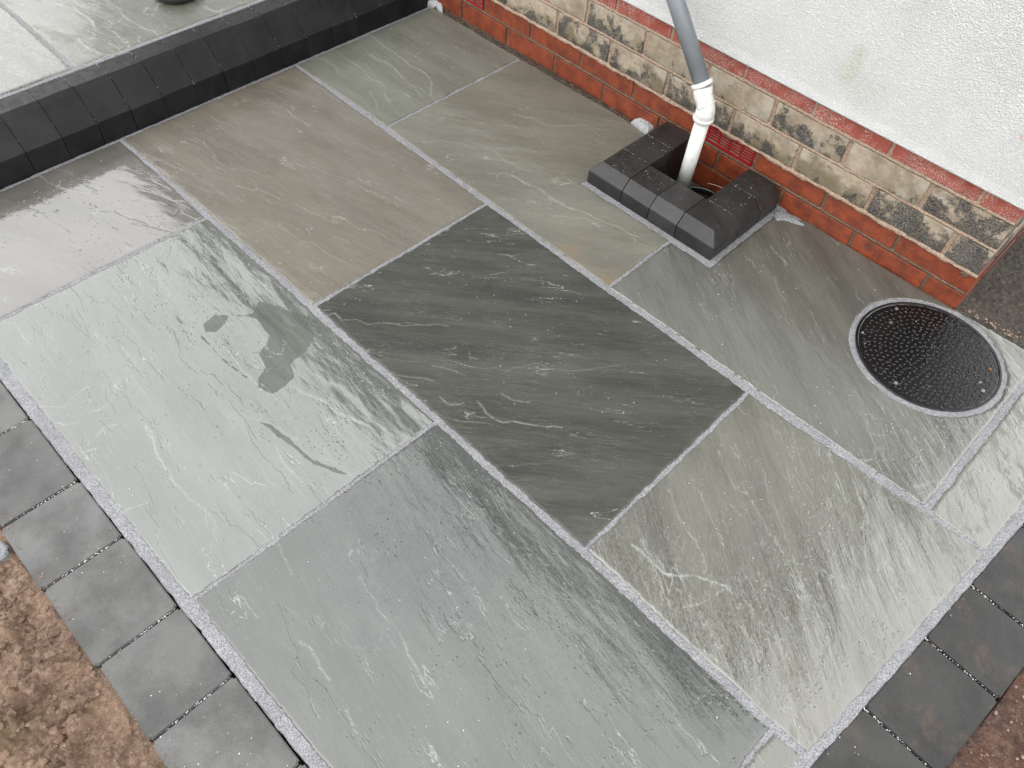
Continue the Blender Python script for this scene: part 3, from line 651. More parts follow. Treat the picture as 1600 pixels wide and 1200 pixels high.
me = sheet('soil', lambda x, y: sd_poly(x, y, [(-1.7, -.6), (-.2, -.6), (-.2, -.139), (-1.7, -.161)]), (-1.72, -.62, -.18, -.12), 0.004, soil_h, z0=-.002, origin=(-1, -.3), skirt=.1, edge_drop=0)
link('soil', me, M_soil, None, (-1, -.3, 0), kind='structure')
me = sheet('red_soil', lambda x, y: sd_poly(x, y, [(.30, .3), (.75, .3), (.95, 1.8), (.405, 1.8), (.380, 1.0), (.33, .6)]), (.25, .28, .98, 1.84), 0.006, lambda x, y: -.018 + .012 * fbm(x * 30, y * 30, 4, .6), z0=0, origin=(.5, 1), skirt=.1, edge_drop=0)
link('red_soil', me, M_rsoil, None, (.5, 1, 0), kind='structure')
def tar_h(x, y): return -.006 + .004 * fbm(x * 25, y * 25, 3) + .0075 * np.abs(fbm(x * 110, y * 110, 3, .7))
me = sheet('tarmac', lambda x, y: sd_poly(x, y, [(-.150, 1.868), (-.150, 3.6), (1.2, 3.6), (1.2, 1.880), (.26, 1.872), (0, 1.866)]) + .004 * fbm(x * 50, y * 50, 3), (-.16, 1.85, 1.0, 2.95), 0.005, tar_h, z0=0, origin=(.3, 2.2), skirt=.1, edge_drop=0)
link('tarmac', me, M_tar, None, (.3, 2.2, 0), kind='structure')

# loose stones: one mesh each field
def stones(name, pts, rmin, rmax, mat, parent=None, origin=(0, 0, 0), flat=.6, power=2.0, **k):
    V = []; F = []
    ico = bmesh.new(); bmesh.ops.create_icosphere(ico, subdivisions=1, radius=1)
    iv = np.array([v.co[:] for v in ico.verts]); fi = [[v.index for v in f.verts] for f in ico.faces]; ico.free()
    for x, y, z in pts:
        r = rmin + (rmax - rmin) * random.random() ** power
        s = np.array([r * random.uniform(.7, 1.2), r * random.uniform(.7, 1.2), r * random.uniform(.5, 1) * flat])
        a = random.uniform(0, 6.28); c_, s_ = math.cos(a), math.sin(a)
        q = iv * (1 + rng.uniform(-.22, .22, (len(iv), 1))) * s
        q = np.stack([q[:, 0] * c_ - q[:, 1] * s_ + x - origin[0], q[:, 0] * s_ + q[:, 1] * c_ + y - origin[1], q[:, 2] + z + s[2] * .45 - origin[2]], 1)
        b = len(V) * 0 + sum(len(v) for v in V); V.append(q); F += [[i + b for i in f] for f in fi] if False else []
        stones.n = b
    V = np.concatenate(V); nb = len(iv)
    F = [[i + j * nb for i in f] for j in range(len(pts)) for f in fi]
    m = mesh_pd(name, V, F, smooth=False)
    return link(name, m, mat, parent, origin, kind='stuff', **k)
def rnd_in(poly, n_):
    P = np.array(poly); out_ = []
    while len(out_) < n_:
        q = rng.uniform(P.min(0), P.max(0), (n_ * 2, 2)); q = q[sd_poly(q[:, 0], q[:, 1], poly) < 0]; out_ += [tuple(v) for v in q]
    return out_[:n_]
pts = rnd_in([(-1.6, -.5), (-.4, -.5), (-.4, -.16), (-1.6, -.17)], 5000)
P = np.array(pts); z = soil_h(P[:, 0], P[:, 1])
stones('soil_crumbs', [(x, y, zz - .003) for (x, y), zz in zip(pts, z)], .0010, .0105, M_soil, None, (-1, -.3, 0), power=3.0, label='crumbs of brown soil scattered over the bare ground', cat='soil')
pts = rnd_in([(-.14, 1.875), (-.13, 2.6), (.35, 2.4), (.30, 1.89)], 2600)
P = np.array(pts); z = tar_h(P[:, 0], P[:, 1])
M_peb = mat_soil('dark_pebble', (.025, .020, .016), (.08, .065, .052), (.15, .125, .10))
stones('pebbles', [(x, y, zz - .001) for (x, y), zz in zip(pts, z)], .0010, .0030, M_peb, None, (.1, 2.0, 0), label='dark wet grit lying round the end of the wall', cat='grit')
pts = [(random.uniform(-.13, .26), 1.874 + abs(random.gauss(0, .010)), 0) for _ in range(150)]
stones('grit_crumbs', pts, .0012, .0038, mat_simple('pale_orange_grit', (.22, .15, .11), .6), None, (.1, 1.9, 0), label='pale orange grit crumbs along the patio edge beside the manhole', cat='grit')
pts = rnd_in([(.34, .6), (.6, .6), (.6, 1.3), (.395, 1.2), (.385, 1.0)], 500)
stones('red_grit', [(x, y, -.014) for x, y in pts], .001, .004, mat_soil('reddish_grit', (.10, .05, .035), (.30, .22, .20), (.35, .28, .26)), None, (.5, .9, 0), label='reddish grit scattered outside the right hand edging', cat='grit')

pts = [(random.uniform(-1.5, -.45), -.152 + abs(random.gauss(0, .012)), -.003) for _ in range(160)]
stones('spilt_soil', pts, .0006, .0028, M_soil, None, (-1, -.15, 0), label='soil crumbs spilt over the outer rim of the left edging', cat='soil')
# plank at the lower right corner
pl = box_mesh('wooden_plank', .30, .05, .02, .002)
link('wooden_plank', pl, mat_simple('wet_pine', (.34, .17, .05), .5, .4, dirt=(.12, .05, .02), dscale=25, dlo=.45, dhi=.6), None, (.500, .862, -.006), (0, 0, R(80)), label='wet orange brown plank at the lower right corner', cat='plank')

# ------------------------------------------------------------------ house wall
wall = empty('house_wall', tuple(wall_origin), label='house wall of red and buff brick below white textured render', cat='wall')
def zc(zl, x): return zl - .0135 * (x + .8)
courses = [  # z of the joint below and above (at x=-.8), joints, material, proud
    (-.165, -.095, [-1.27, -1.04, -.82, -.60], 'red', 0, (-1.27, -.60)),
    (-.092, -.012, None, 'red', 0, None),
    (-.012, .057, [-2.26, -2.035, -1.81, -1.587, -1.372, -1.143, -.920, -.695, -.463, -.243], 'red', 0, None),
    (.057, .123, [-2.14, -1.925, -1.703, -1.480, -1.258, -1.020, -.806, -.575, -.355], 'red', 0, None),
    (.123, .206, [-2.27, -2.04, -1.815, -1.588, -1.367, -1.146, -.910, -.692, -.466, -.242], 'buff', .004, None),
    (.206, .289, [-2.15, -1.92, -1.70, -1.474, -1.246, -1.021, -.799, -.573, -.348], 'buff', .003, None),
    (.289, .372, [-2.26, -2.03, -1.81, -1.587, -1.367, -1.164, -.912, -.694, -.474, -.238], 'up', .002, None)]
BD = .1025
def brick_at(x0, x1, z0, z1, mat, proud, xm=None, side=False):
    lx = x1 - x0; lz = z1 - z0
    xm = (x0 + x1) / 2
    me = box_mesh('brick', lx, BD, lz, .0028, 2, jit=.0009)
    me.materials.append(mat)
    o = link('brick', me, None, wall, (xm, WY + BD / 2 - proud + random.uniform(-.0008, .0008), zc((z0 + z1) / 2, xm)), (0, .0135, random.uniform(-.003, .003)))
    return o
for ci, (za, zb, js, kind, proud, rngx) in enumerate(courses):
    if js is None: js = [-2.14, -1.92, -1.70, -1.47, -1.25, -1.03, -.81, -.58, -.35]
    ed = js + ([XC + .0045] if rngx is None else [])
    for k in range(len(ed) - 1):
        gp = .0062 if kind == 'buff' else .0048
        a, b = ed[k] + gp, ed[k + 1] - gp
        if kind == 'red' and ci == 3 and (abs(ed[k] + 1.02) < .01 or abs(ed[k] + 2.14) < .01): continue
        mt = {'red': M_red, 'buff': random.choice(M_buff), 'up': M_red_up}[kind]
        if ci == 4: mt = random.choice(M_buff_low)
        if kind == 'buff' and b > -.3: mt = M_soot
        brick_at(a, b, za + .005, zb - .005 + (.012 if kind == 'up' else 0), mt, proud)
# bricks of the return face at the corner
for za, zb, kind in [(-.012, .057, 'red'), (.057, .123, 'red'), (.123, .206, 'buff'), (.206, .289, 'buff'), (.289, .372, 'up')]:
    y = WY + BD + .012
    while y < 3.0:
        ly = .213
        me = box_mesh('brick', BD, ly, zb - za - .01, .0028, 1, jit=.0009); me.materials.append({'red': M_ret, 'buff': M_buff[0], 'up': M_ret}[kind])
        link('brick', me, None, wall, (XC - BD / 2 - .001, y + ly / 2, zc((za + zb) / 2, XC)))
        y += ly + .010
# mortar: recessed sheets per band (front and return)
def mortar_band(z0, z1, yoff, mat, x0=-2.4, xr=XC - .004):
    V = []; F = []
    nx = 420; nz = max(2, int((z1 - z0) / .006))
    for i in range(nx + 1):
        x = x0 + (xr - x0) * i / nx
        for k in range(nz + 1):
            z = z0 + (z1 - z0) * k / nz
            V.append((x, WY + yoff, zc(z, x)))
    V = np.array(V); V[:, 1] += .0022 * fbm(V[:, 0] * 60, V[:, 2] * 60 + 3, 3)
    for i in range(nx):
        for k in range(nz):
            a = i * (nz + 1) + k; F.append((a, a + nz + 1, a + nz + 2, a + 1))
    V -= np.array(wall_origin)
    me = mesh_pd('mortar', V, F, smooth=True); link('mortar', me, mat, wall, tuple(wall_origin))
mortar_band(-.17, .1205, .0045, M_mbrown)
mortar_band(.1205, .385, .0015, M_mpink)
me = mesh_pd('mortar', [(XC - .004 - wall_origin.x, .0, -.1), (XC - .004 - wall_origin.x, 1.3, -.1), (XC - .004 - wall_origin.x, 1.3, .4), (XC - .004 - wall_origin.x, 0, .4)], [(0, 1, 2, 3)])
link('mortar', me, M_mbrown, wall, tuple(wall_origin))
# ragged lips of squeezed mortar between the bands
def lip(zl, y, mat, x0, x1, th, amp, nm='mortar_lip', drop=0):
    V = []; n_ = int((x1 - x0) / .006)
    xs_ = np.linspace(x0, x1, n_)
    up = th * .5 + amp * fbm(xs_ * 45, xs_ * 0 + zl * 50, 3); dn = -th * .5 + amp * 1.4 * fbm(xs_ * 38 + 9, xs_ * 0 + zl * 30, 4) - drop
    yy = y + .0015 * fbm(xs_ * 70, xs_ * 0, 2)
    for x, u, d, y_ in zip(xs_, up, dn, yy):
        if u < d + .0008: u = d + .0008
        V += [(x, y_ + .006, zc(zl + u, x)), (x, y_, zc(zl + u * .7 + d * .3, x)), (x, y_ + .0005, zc(zl + d * .85 + u * .15, x)), (x, y_ + .007, zc(zl + d, x))]
    V = np.array(V) - np.array(wall_origin)
    F = [(4 * i + k, 4 * i + k + 4, 4 * i + k + 5, 4 * i + k + 1) for i in range(n_ - 1) for k in range(3)]
    link(nm, mesh_pd(nm, V, F, smooth=True), mat, wall, tuple(wall_origin))
lip(.1225, WY - .0065, M_mpink, -2.2, XC, .009, .006, drop=.002)
lip(.206, WY - .0036, M_mpink, -2.2, XC, .010, .004)
lip(.289, WY - .0032, M_mpink, -2.2, XC, .010, .003)
lip(.057, WY + .0008, M_mbrown, -2.2, XC, .009, .003)
# render: thick textured coat over the upper wall, with its drip edge
RB = .3385
bm = bmesh.new()
x0, x1 = -6.0, XC + .012
def rv(x, y, z): return bm.verts.new(Vector((x, y, z)) - wall_origin)
prof = [(WY + .30, .36), (WY + .006, .368), (RY + .003, RB + .002), (RY, RB + .006), (RY + .004, RB + .03), (RY + .004, 2.33), (WY + .30, 2.33)]
ring = []
for x in (x0, x1):
    ring.append([rv(x, y, z - .0135 * (x + .8) if z < 1 else z) for y, z in prof])
kk = len(prof)
for i in range(kk): bm.faces.new((ring[0][i], ring[0][(i + 1) % kk], ring[1][(i + 1) % kk], ring[1][i]))
bm.faces.new(ring[0]); bm.faces.new(ring[1])
link('render_coat', bm_mesh('render_coat', bm), M_render, wall, tuple(wall_origin))
rr = box_mesh('render_coat', .20, 3.0, 1.98, .004)
link('render_coat', rr, M_render, wall, (XC + .012 - .10, WY + .302 + 1.5, 1.34))
# eaves: soffit board, gutter
link('soffit', box_mesh('soffit', 6.2, .26, .02, .002), mat_simple('white_board', (.6, .6, .6), .5), wall, (-3.0, WY - .10, 2.342))
link('fascia', box_mesh('fascia', 6.2, .02, .16, .002), mat_simple('white_fascia', (.6, .6, .6), .4), wall, (-3.0, WY - .24, 2.40))
link('roof', box_mesh('roof', 6.4, 3.5, .05, .002), mat_simple('slate_roof', (.06, .06, .065), .6), wall, (-3.05, WY + 1.45, 2.61), (R(4), 0, 0))

# air bricks
def air_brick(x0, x1):
    zl, zh = .064, .117; xm = (x0 + x1) / 2; L = x1 - x0; H = zh - zl
    bm = bmesh.new()
    def bx(cx, cy, cz, sx, sy, sz):
        r_ = bmesh.ops.create_cube(bm, size=1); 
        for v in r_['verts']: v.co = Vector((cx + v.co.x * sx, cy + v.co.y * sy, cz + v.co.z * sz))
    bx(0, .018, 0, L, .006, H)
    t = .005
    bx(0, .006, H / 2 - t / 2, L, .018, t); bx(0, .006, -H / 2 + t / 2, L, .018, t)
    bx(-L / 2 + t / 2, .0062, 0, t, .018, H - 2 * t); bx(L / 2 - t / 2, .0062, 0, t, .018, H - 2 * t)
    nc = 5; w_ = (L - 2 * t) / nc
    for i in range(1, nc): bx(-L / 2 + t + i * w_, .0075, 0, .0032, .015, H - 2 * t)
    nr = 5; hh = (H - 2 * t) / nr
    for i in range(nc):
        for r_i in range(1, nr):
            bx(-L / 2 + t + (i + .5) * w_, .0080, -H / 2 + t + r_i * hh + (.0012 if i % 2 else -.001), w_ - .0036, .0145, .0034)
    me = bm_mesh('air_brick', bm); me.materials.append(M_airb)
    link('air_brick', me, None, wall, (xm, WY + .002, zc((zl + zh) / 2, xm)), (0, .0135, 0), label='glazed red air brick')
air_brick(-1.015, -.811); air_brick(-2.135, -1.93)
# round fixing smeared with mortar on the last brick
fx = Wp(1508, 427, WY)
bm = bmesh.new(); bmesh.ops.create_icosphere(bm, subdivisions=3, radius=.0115)
for v in bm.verts: v.co.y *= .35; v.co *= 1 + random.uniform(-.12, .12)
link('wall_plug', bm_mesh('wall_plug', bm, True), M_mbrown, wall, tuple(fx), label='round lump of mortar over a fixing')

# debris in the gap at the foot of the wall
def strip_h(x, y): return .006 * fbm(x * 80, y * 80, 3)
me = sheet('gap_debris', lambda x, y: sd_poly(x, y, [(-2.18, 1.8492), (-2.18, 1.89), (-1.1, 1.89), (-1.1, 1.8492)]), (-2.2, 1.82, -1.08, 1.9), .004, strip_h, z0=-.001, origin=(-1.6, 1.86), skirt=.05, edge_drop=0)
link('gap_debris', me, mat_soil('gap_dirt', (.022, .014, .010), (.055, .036, .025), (.11, .08, .06)), None, (-1.6, 1.86, 0), label='dark grit filling the gap at the foot of the wall', cat='grit', kind='stuff')
pts = [(random.uniform(-2.15, -1.15), random.uniform(1.848, 1.866), -.001) for _ in range(700)]
stones('gap_grit', pts, .001, .0035, mat_soil('gap_grit', (.03, .02, .015), (.10, .07, .05), (.22, .17, .13)), None, (-1.6, 1.85, 0), label='mixed brown grit in the gap below the red bricks', cat='grit')
me = mesh_pd('red', [], [])
bpy.data.meshes.remove(me)
lipm = []
# old projecting red brick footing visible between slab and wall on the right
ft = box_mesh('brick_footing', .55, .02, .03, .003, 2, jit=.001)
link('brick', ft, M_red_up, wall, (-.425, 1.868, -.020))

# ------------------------------------------------------------------ gully surround (kerb blocks laid as a U)
sur = empty('gully_surround', (-.91, 1.53, 0), label='charcoal block surround framing the drain below the waste pipe', cat='drain surround')
HL, HT, INS = .040, .070, .027
def hexblock(cs_low, cs_mid, cs_top, name='kerb_block'):
    """outer footprint rings at z -.03, HL, HT; corner lists in same order"""
    c = Vector((sum(p[0] for p in cs_low) / len(cs_low), sum(p[1] for p in cs_low) / len(cs_low), 0))
    bm = bmesh.new()
    R0 = [bm.verts.new((p[0] - c.x, p[1] - c.y, -.10)) for p in cs_low]
    R1 = [bm.verts.new((p[0] - c.x, p[1] - c.y, HL + random.uniform(-.0006, .0006))) for p in cs_mid]
    R2 = [bm.verts.new((p[0] - c.x, p[1] - c.y, HT + random.uniform(-.0006, .0006))) for p in cs_top]
    k = len(R0); bm.faces.new(R0[::-1]); bm.faces.new(R2)
    for A, B in ((R0, R1), (R1, R2)):
        for i in range(k): bm.faces.new((A[i], A[(i + 1) % k], B[(i + 1) % k], B[i]))
    bmesh.ops.recalc_face_normals(bm, faces=bm.faces[:])
    bmesh.ops.bevel(bm, geom=bm.edges[:], offset=.0018, segments=2, affect='EDGES', profile=.6)
    me = bm_mesh(name, bm); link(name, me, M_kerb2, sur, (c.x, c.y, random.uniform(-.001, .001)))
M_kerb2 = mat_block('surround_kerb', (.006, .0055, .0055), (.020, .0185, .0185), spec=.42, rough=.38)
X0, X1, Y0, YW = SURR[0], SURR[2], SURR[1], 1.848
XI0, XI1, YI = -1.008, -.806, 1.645
g = .0009
fx_ = [X0, -1.006, -.908, -.812, X1]
# front run
def frontblk(a, b, left=False, right=False):
    lo = [(a + g, Y0), (b - g, Y0), (b - g, YI), (a + g, YI)]
    tp = [(a + g, Y0 + INS), (b - g, Y0 + INS), (b - g, YI), (a + g, YI)]
    if left: tp[0] = (a + INS, Y0 + INS); tp[3] = (a + INS, YI); lo[0] = (a, Y0); lo[3] = (a, YI)
    if right: tp[1] = (b - INS, Y0 + INS); tp[2] = (b - INS, YI); lo[1] = (b, Y0); lo[2] = (b, YI)
    hexblock(lo, lo, tp)
for i in range(4): frontblk(fx_[i], fx_[i + 1], i == 0, i == 3)
for (a, b) in ((YI + .001, 1.750), (1.752, YW)):
    lo = [(X0, a + g), (XI0, a + g), (XI0, b - g), (X0, b - g)]; hexblock(lo, lo, [(X0 + INS, a + g), (XI0, a + g), (XI0, b - g), (X0 + INS, b - g)])
    lo = [(XI1, a + g), (X1, a + g), (X1, b - g), (XI1, b - g)]; hexblock(lo, lo, [(XI1, a + g), (X1 - INS, a + g), (X1 - INS, b - g), (XI1, b - g)])
# pit lining and gully
link('lining', box_mesh('lining', .46, .01, .12, 0), M_bed, sur, (-.907, 1.640, -.080))
link('lining', box_mesh('lining', .01, .21, .12, 0), M_bed, sur, (-1.016, 1.752, -.080))
link('lining', box_mesh('lining', .01, .21, .12, 0), M_bed, sur, (-.798, 1.752, -.080))
gul = empty('drain_gully', (-.90, 1.755, -.10), label='round black drain gully lid sunk inside the block surround', cat='drain')
def disc(name, r, h, n=48, bev=.002, r_in=None):
    bm = bmesh.new()
    if r_in is None:
        bmesh.ops.create_cone(bm, cap_ends=True, segments=n, radius1=r, radius2=r, depth=h)
        bmesh.ops.bevel(bm, geom=[e for e in bm.edges if abs(e.verts[0].co.z - e.verts[1].co.z) < 1e-6], offset=bev, segments=2, affect='EDGES')
    else:
        pr = [(r_in, -h / 2), (r, -h / 2), (r, h / 2 - bev), (r - bev, h / 2), (r_in + bev, h / 2), (r_in, h / 2 - bev)]
        rings = [[bm.verts.new((a * math.cos(2 * math.pi * k / n), a * math.sin(2 * math.pi * k / n), z)) for k in range(n)] for a, z in pr]
        for i in range(len(pr)):
            A, B = rings[i], rings[(i + 1) % len(pr)]
            for k in range(n): bm.faces.new((A[k], A[(k + 1) % n], B[(k + 1) % n], B[k]))
    return bm_mesh(name, bm)
link('gully_bed', box_mesh('gully_bed', .22, .24, .01, 0), M_bed, gul, (-.907, 1.755, -.125))
link('rim', disc('rim', .088, .05, 48, .002, .080), M_black, gul, (-.885, 1.760, -.085))
link('lid', disc('lid', .078, .012), M_black, gul, (-.885, 1.760, -.082))
for q in range(8):
    a = q * math.pi / 4
    link('rib', box_mesh('rib', .045, .006, .006, .001), M_black, gul, (-.885 + .045 * math.cos(a), 1.760 + .045 * math.sin(a), -.074), (0, 0, a))
link('bolt', box_mesh('bolt', .028, .012, .006, .002), M_steel, gul, (-.862, 1.742, -.068), (0, 0, .3))
wire = [( -.885 + .098 * math.cos(t), 1.760 + .090 * math.sin(t), -.040 + .01 * math.sin(2 * t)) for t in np.linspace(-.9, 1.9, 24)]
link('wire', tube_mesh('wire', [Vector(p) for p in wire], [.0012] * 24, 8), mat_simple('pinkish_wire', (.5, .3, .26), .4), None, (0, 0, 0), label='thin pinkish wire curled inside the block surround', cat='wire')

# ------------------------------------------------------------------ waste pipe
pipe = empty('waste_pipe', (-.945, 1.75, -.08), label='waste pipe with grey upper length, white elbow and white lower length', cat='pipe')
P0 = Vector((-.951, 1.757, -.075)); P1 = Vector((-.937, 1.75, .212)); P2 = Vector((-.948, 1.75, .262)); P3 = Vector((-.967, 1.75, .300)); 
D = Vector((-.142, 0, .181)).normalized()
Ra = .0205
def relp(ps, o): return [Vector(p) - o for p in ps]
po = Vector((0, 0, 0))
def part(name, pts_, rad, mat, **k):
    me = tube_mesh(name, pts_, rad, 36); return link(name, me, mat, pipe, (0, 0, 0), **k)
part('lower_pipe', [P0, P1 + (P1 - P0).normalized() * .01], [Ra, Ra], M_white, label='white lower length of pipe')
d1 = (P1 - P0).normalized()
part('elbow', [P1 - d1 * .004, P1 + d1 * .022, P1 + d1 * .030, P2 - D * .001 + Vector((.002, 0, -.002)), P2 + D * .012, P3 - D * .004], [.0262, .0262, .0235, .0245, .0250, .0262], M_white)
part('collar', [P1 - d1 * .006, P1 - d1 * .005, P1 + d1 * .004, P1 + d1 * .006], [.0215, .0288, .0288, .0262], M_white)
part('collar', [P3 - D * .006, P3 - D * .004, P3 + D * .006, P3 + D * .007], [.0262, .0290, .0290, .0215], M_white)
part('seam_ring', [P2 - D * .0105 + Vector((.0030, 0, -.003)), P2 - D * .0085 + Vector((.0028, 0, -.003))], [.0262, .0262], M_white)
part('upper_pipe', [P3 - D * .004, P3 + D * .45], [.0222, .0222], M_greyp, label='grey upper length of pipe')

# ------------------------------------------------------------------ manhole cover
mh = empty('manhole_cover', (LID[0], LID[1], 0), label='round black studded manhole cover beside the wall corner', cat='manhole cover')
n = NT('wet_black_plastic')
film = n.rng(n.noise(n.co, 26, 4, .6), .42, .55)
hh = n.math('ADD', n.math('MULTIPLY', n.noise(n.co, 60, 3, .55), .0005), n.math('MULTIPLY', n.noise(n.co, 260, 3, .6), .0004))
n.set(Base_Color=(.003, .003, .0035), Roughness=n.rng(film, 0, 1, .08, .02), Specular_IOR_Level=.42, Normal=n.bump(hh)); M_lid = n.m
link('frame', disc('frame', .1755, .05, 96, .0010, .1690), M_lid, mh, (LID[0], LID[1] + .003, -.0240))
link('lid', disc('lid', .1684, .03, 96, .0012), M_lid, mh, (LID[0], LID[1] + .003, -.0165))
V = []; F = []
prof_st = [(1.0, 0.0), (.82, .7), (.45, 1.0)]
cnt = 0
for ring_i in range(1, 13):
    rr_ = ring_i * .0128; cntk = max(5, int(2 * math.pi * rr_ / .0145))
    for q in range(cntk):
        a = 2 * math.pi * (q + .5 * (ring_i % 2)) / cntk + random.uniform(-.02, .02)
        if rr_ > .158: continue
        cx, cy = rr_ * math.cos(a), rr_ * math.sin(a); el_, wd = .0046, .0026; rot = a + (math.pi / 4 if (q + ring_i) % 2 else -math.pi / 4)
        b = len(V); nn = 10
        for (s_, h_) in prof_st:
            for t in range(nn):
                th = 2 * math.pi * t / nn; ex, ey = el_ * s_ * math.cos(th), wd * s_ * math.sin(th)
                V.append((cx + ex * math.cos(rot) - ey * math.sin(rot), cy + ex * math.sin(rot) + ey * math.cos(rot), -.0018 + h_ * .0026))
        for l_ in range(2):
            for t in range(nn): F.append((b + l_ * nn + t, b + l_ * nn + (t + 1) % nn, b + (l_ + 1) * nn + (t + 1) % nn, b + (l_ + 1) * nn + t))
        F.append(tuple(b + 2 * nn + t for t in range(nn)))
me = mesh_pd('stud', V, F, smooth=True); link('stud', me, M_lid, mh, (LID[0], LID[1] + .003, 0), kind='stuff')
for (x, y), mt, r_ in [((-.249, 1.746), M_steel, .0042), ((-.128, 1.519), M_steel, .0048), ((.012, 1.733), M_rust, .0042), ((-.235, 1.690), M_mbrown, .005)]:
    link('bolt', disc('bolt', r_, .004, 20, .001), mt, mh, (x, y, -.0005))
link('bolt', box_mesh('bolt', .008, .010, .003, .0008), M_steel, mh, (.030, 1.655, .0))

# ------------------------------------------------------------------ mortar dabs and fallen lumps
def dab(pts_, th, label, cat='mortar', mat=M_dab, z=0.0, seed=0, name='mortar_dab'):
    """pillow-shaped lump over a polygon footprint"""
    P_ = np.array([(p.x, p.y) for p in pts_]); c = P_.mean(0)
    sdfn = lambda x, y: sd_poly(x, y, P_) + .004 * fbm(x * 70 + seed, y * 70, 3)
    def hf(x, y):
        d = np.clip(-sdfn(x, y) / .014, 0, 1); return th * np.sqrt(np.clip(1 - (1 - d) ** 2, 0, 1)) + .003 * fbm(x * 90, y * 90 + seed, 3) * d
    me = sheet(name, sdfn, (P_[:, 0].min() - .01, P_[:, 1].min() - .01, P_[:, 0].max() + .01, P_[:, 1].max() + .01), .0022, hf, z0=z, origin=c, skirt=.03, edge_drop=0)
    return link(name, me, mat, None, (c[0], c[1], 0), label=label, cat=cat)
dab([G(986, 191), G(1000, 190), G(1030, 196), G(1034, 200), G(1012, 212), G(1000, 206)], .022, 'white mortar dab between the wall and the left end of the drain surround', seed=3)
dab([G(668, 0), G(684, 0), G(694, 8), G(692, 22), G(680, 12), G(668, 9)], .02, 'white mortar dab in the corner where the kerb meets the wall', seed=8)
dab([G(1209, 331), G(1222, 330), G(1240, 340), G(1262, 355), G(1250, 352), G(1228, 345), G(1212, 345)], .006, 'thin pale mortar smear beside the right end of the drain surround', seed=5, mat=M_grout)
dab([G(-14, 848, -.01), G(4, 846, -.01), G(12, 853, -.01), G(12, 864, -.01), G(5, 874, -.01), G(-12, 878, -.01)], .009, 'pale crumbly mortar lump on the soil at the left edge', mat=M_grout, z=-.012, seed=2)

# ------------------------------------------------------------------ black rubber ring on the raised patio
bm = bmesh.new(); nr_, ns = 40, 14
rv_ = [[bm.verts.new(((.062 + .017 * math.cos(b)) * math.cos(a), (.062 + .017 * math.cos(b)) * math.sin(a), .017 * math.sin(b))) for b in [2 * math.pi * j / ns for j in range(ns)]] for a in [2 * math.pi * i / nr_ for i in range(nr_)]]
for i in range(nr_):
    for j in range(ns): bm.faces.new((rv_[i][j], rv_[(i + 1) % nr_][j], rv_[(i + 1) % nr_][(j + 1) % ns], rv_[i][(j + 1) % ns]))
c = G(276, -17, KZ + .017)
link('rubber_ring', bm_mesh('rubber_ring', bm, True), M_rubber, None, (c.x, c.y, KZ + .018), label='black rubber ring lying on the raised patio at the top edge', cat='ring')

# ------------------------------------------------------------------ water drops and stray grit
def domes(name, pts_, rmin, rmax, mat, hr=.4, **k):
    V = []; F = []; nn = 8
    for (x, y, z) in pts_:
        r = rmin + (rmax - rmin) * random.random() ** 2.5; b = len(V); e = random.uniform(.7, 1.3); rot = random.uniform(0, 3.1)
        for (s_, h_) in ((1.0, -.12), (.93, .35), (.65, .78)):
            for t in range(nn):
                th = 2 * math.pi * t / nn; ex, ey = r * s_ * math.cos(th) * e, r * s_ * math.sin(th)
                V.append((x + ex * math.cos(rot) - ey * math.sin(rot), y + ex * math.sin(rot) + ey * math.cos(rot), z + h_ * r * hr * 2))
        V.append((x, y, z + r * hr * 2))
        for l_ in range(2):
            for t in range(nn): F.append((b + l_ * nn + t, b + l_ * nn + (t + 1) % nn, b + (l_ + 1) * nn + (t + 1) % nn, b + (l_ + 1) * nn + t))
        for t in range(nn): F.append((b + 2 * nn + t, b + 2 * nn + (t + 1) % nn, b + 3 * nn))
    me = mesh_pd(name, V, F, smooth=True); return link(name, me, mat, None, (0, 0, 0), kind='stuff', **k)
dp = []
while len(dp) < 2600:
    x, y = random.uniform(-2.18, .25), random.uniform(.03, 1.84)
    if float(fbm(np.array([x * 6.0]), np.array([y * 6.0 + 7]), 3)[0]) < random.uniform(-.25, .3): continue
    if float(cut_surr(np.array([x]), np.array([y]))[0]) > -.01: continue
    dp.append((x, y, .0004))
domes('water_drops', dp, .0006, .0026, M_water, hr=.25, label='small water drops scattered over the wet slabs', cat='water')
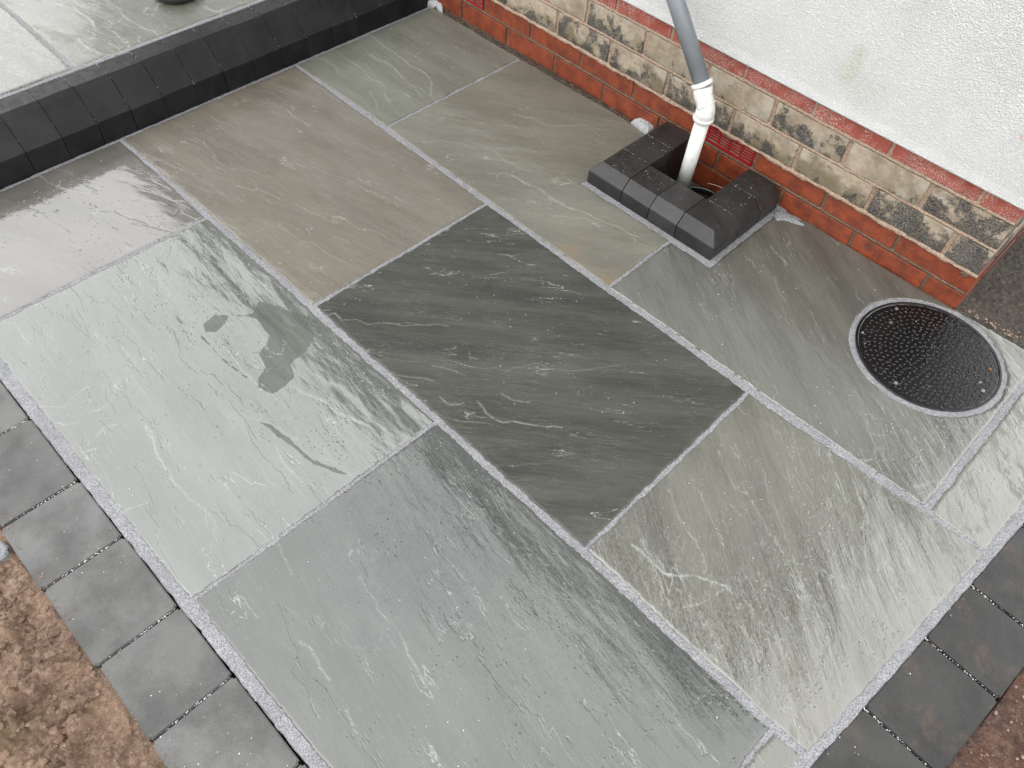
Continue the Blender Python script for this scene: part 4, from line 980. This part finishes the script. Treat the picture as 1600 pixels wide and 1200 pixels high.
dp = [(LID[0] + r * math.cos(a), LID[1] + .003 + r * math.sin(a), -.0018) for r, a in [(.165 * math.sqrt(random.random()), random.uniform(0, 6.28)) for _ in range(420)]]
domes('water_beads', dp, .0008, .0036, M_water, hr=.35, label='beads of rain water lying on the manhole cover', cat='water')
pts = []
while len(pts) < 2300:
    x, y = random.uniform(-2.18, .25), random.uniform(-.14, 1.84)
    if x > .16 and y < .6: continue
    if y > 1.49 and -1.14 < x < -.68: continue
    if y < .02 and x > -.35: continue
    if float(fbm(np.array([x * 5.0 + 31]), np.array([y * 5.0]), 3)[0]) < random.uniform(-.35, .35): continue
    pts.append((x, y, .0 if y > .02 else -.003))
stones('stray_grit', pts, .0004, .0014, M_grain, None, (-1, .9, 0), power=2.5, label='pale jointing grit sprinkled over slabs and edging blocks', cat='grit')
# grit caught in the dark joints between edging blocks and kerb blocks
pts = []
for xj in xs[1:-1]:
    for _ in range(60):
        pts.append((xj + random.gauss(0, .0012), random.triangular(-.15, .01, -.02), -.004))
for (y0, xa, xb) in yb[1:-1]:
    for _ in range(60):
        t = random.random() ** 1.5; pts.append((xa + .15 * t, y0 - .008 * t + random.gauss(0, .0012), -.004))
for yj in ys[1:-1]:
    for _ in range(12):
        t = random.random(); pts.append((-2.190 - .075 * t, yj + random.gauss(0, .0008), .066 + .078 * t - .003))
    for _ in range(14): pts.append((-2.268 - .07 * random.random(), yj + random.gauss(0, .0010), KZ + .0005))
stones('joint_grit', pts, .0004, .0016, M_grain, None, (-1, .5, 0), power=1.5, flat=1, label='pale grit caught in the narrow joints between blocks', cat='grit')
for a_ in (1,):
    pts = [(random.uniform(SURR[0] + .03, SURR[2] - .03), random.uniform(1.56, 1.84), HT + .0002) for _ in range(280)]
    pts = [p for p in pts if not (XI0 < p[0] < XI1 and p[1] > YI)]
    for x_ in (-1.06, -.75):
        pts += [(x_ + random.uniform(-.045, .04), yj + random.gauss(0, .001), HT) for yj in (1.646, 1.751) for _ in range(26)]
    stones('surround_grit', pts, .0004, .0013, M_grain, None, (-.9, 1.6, 0), power=2.5, label='pale grit specks on top of the drain surround', cat='grit')
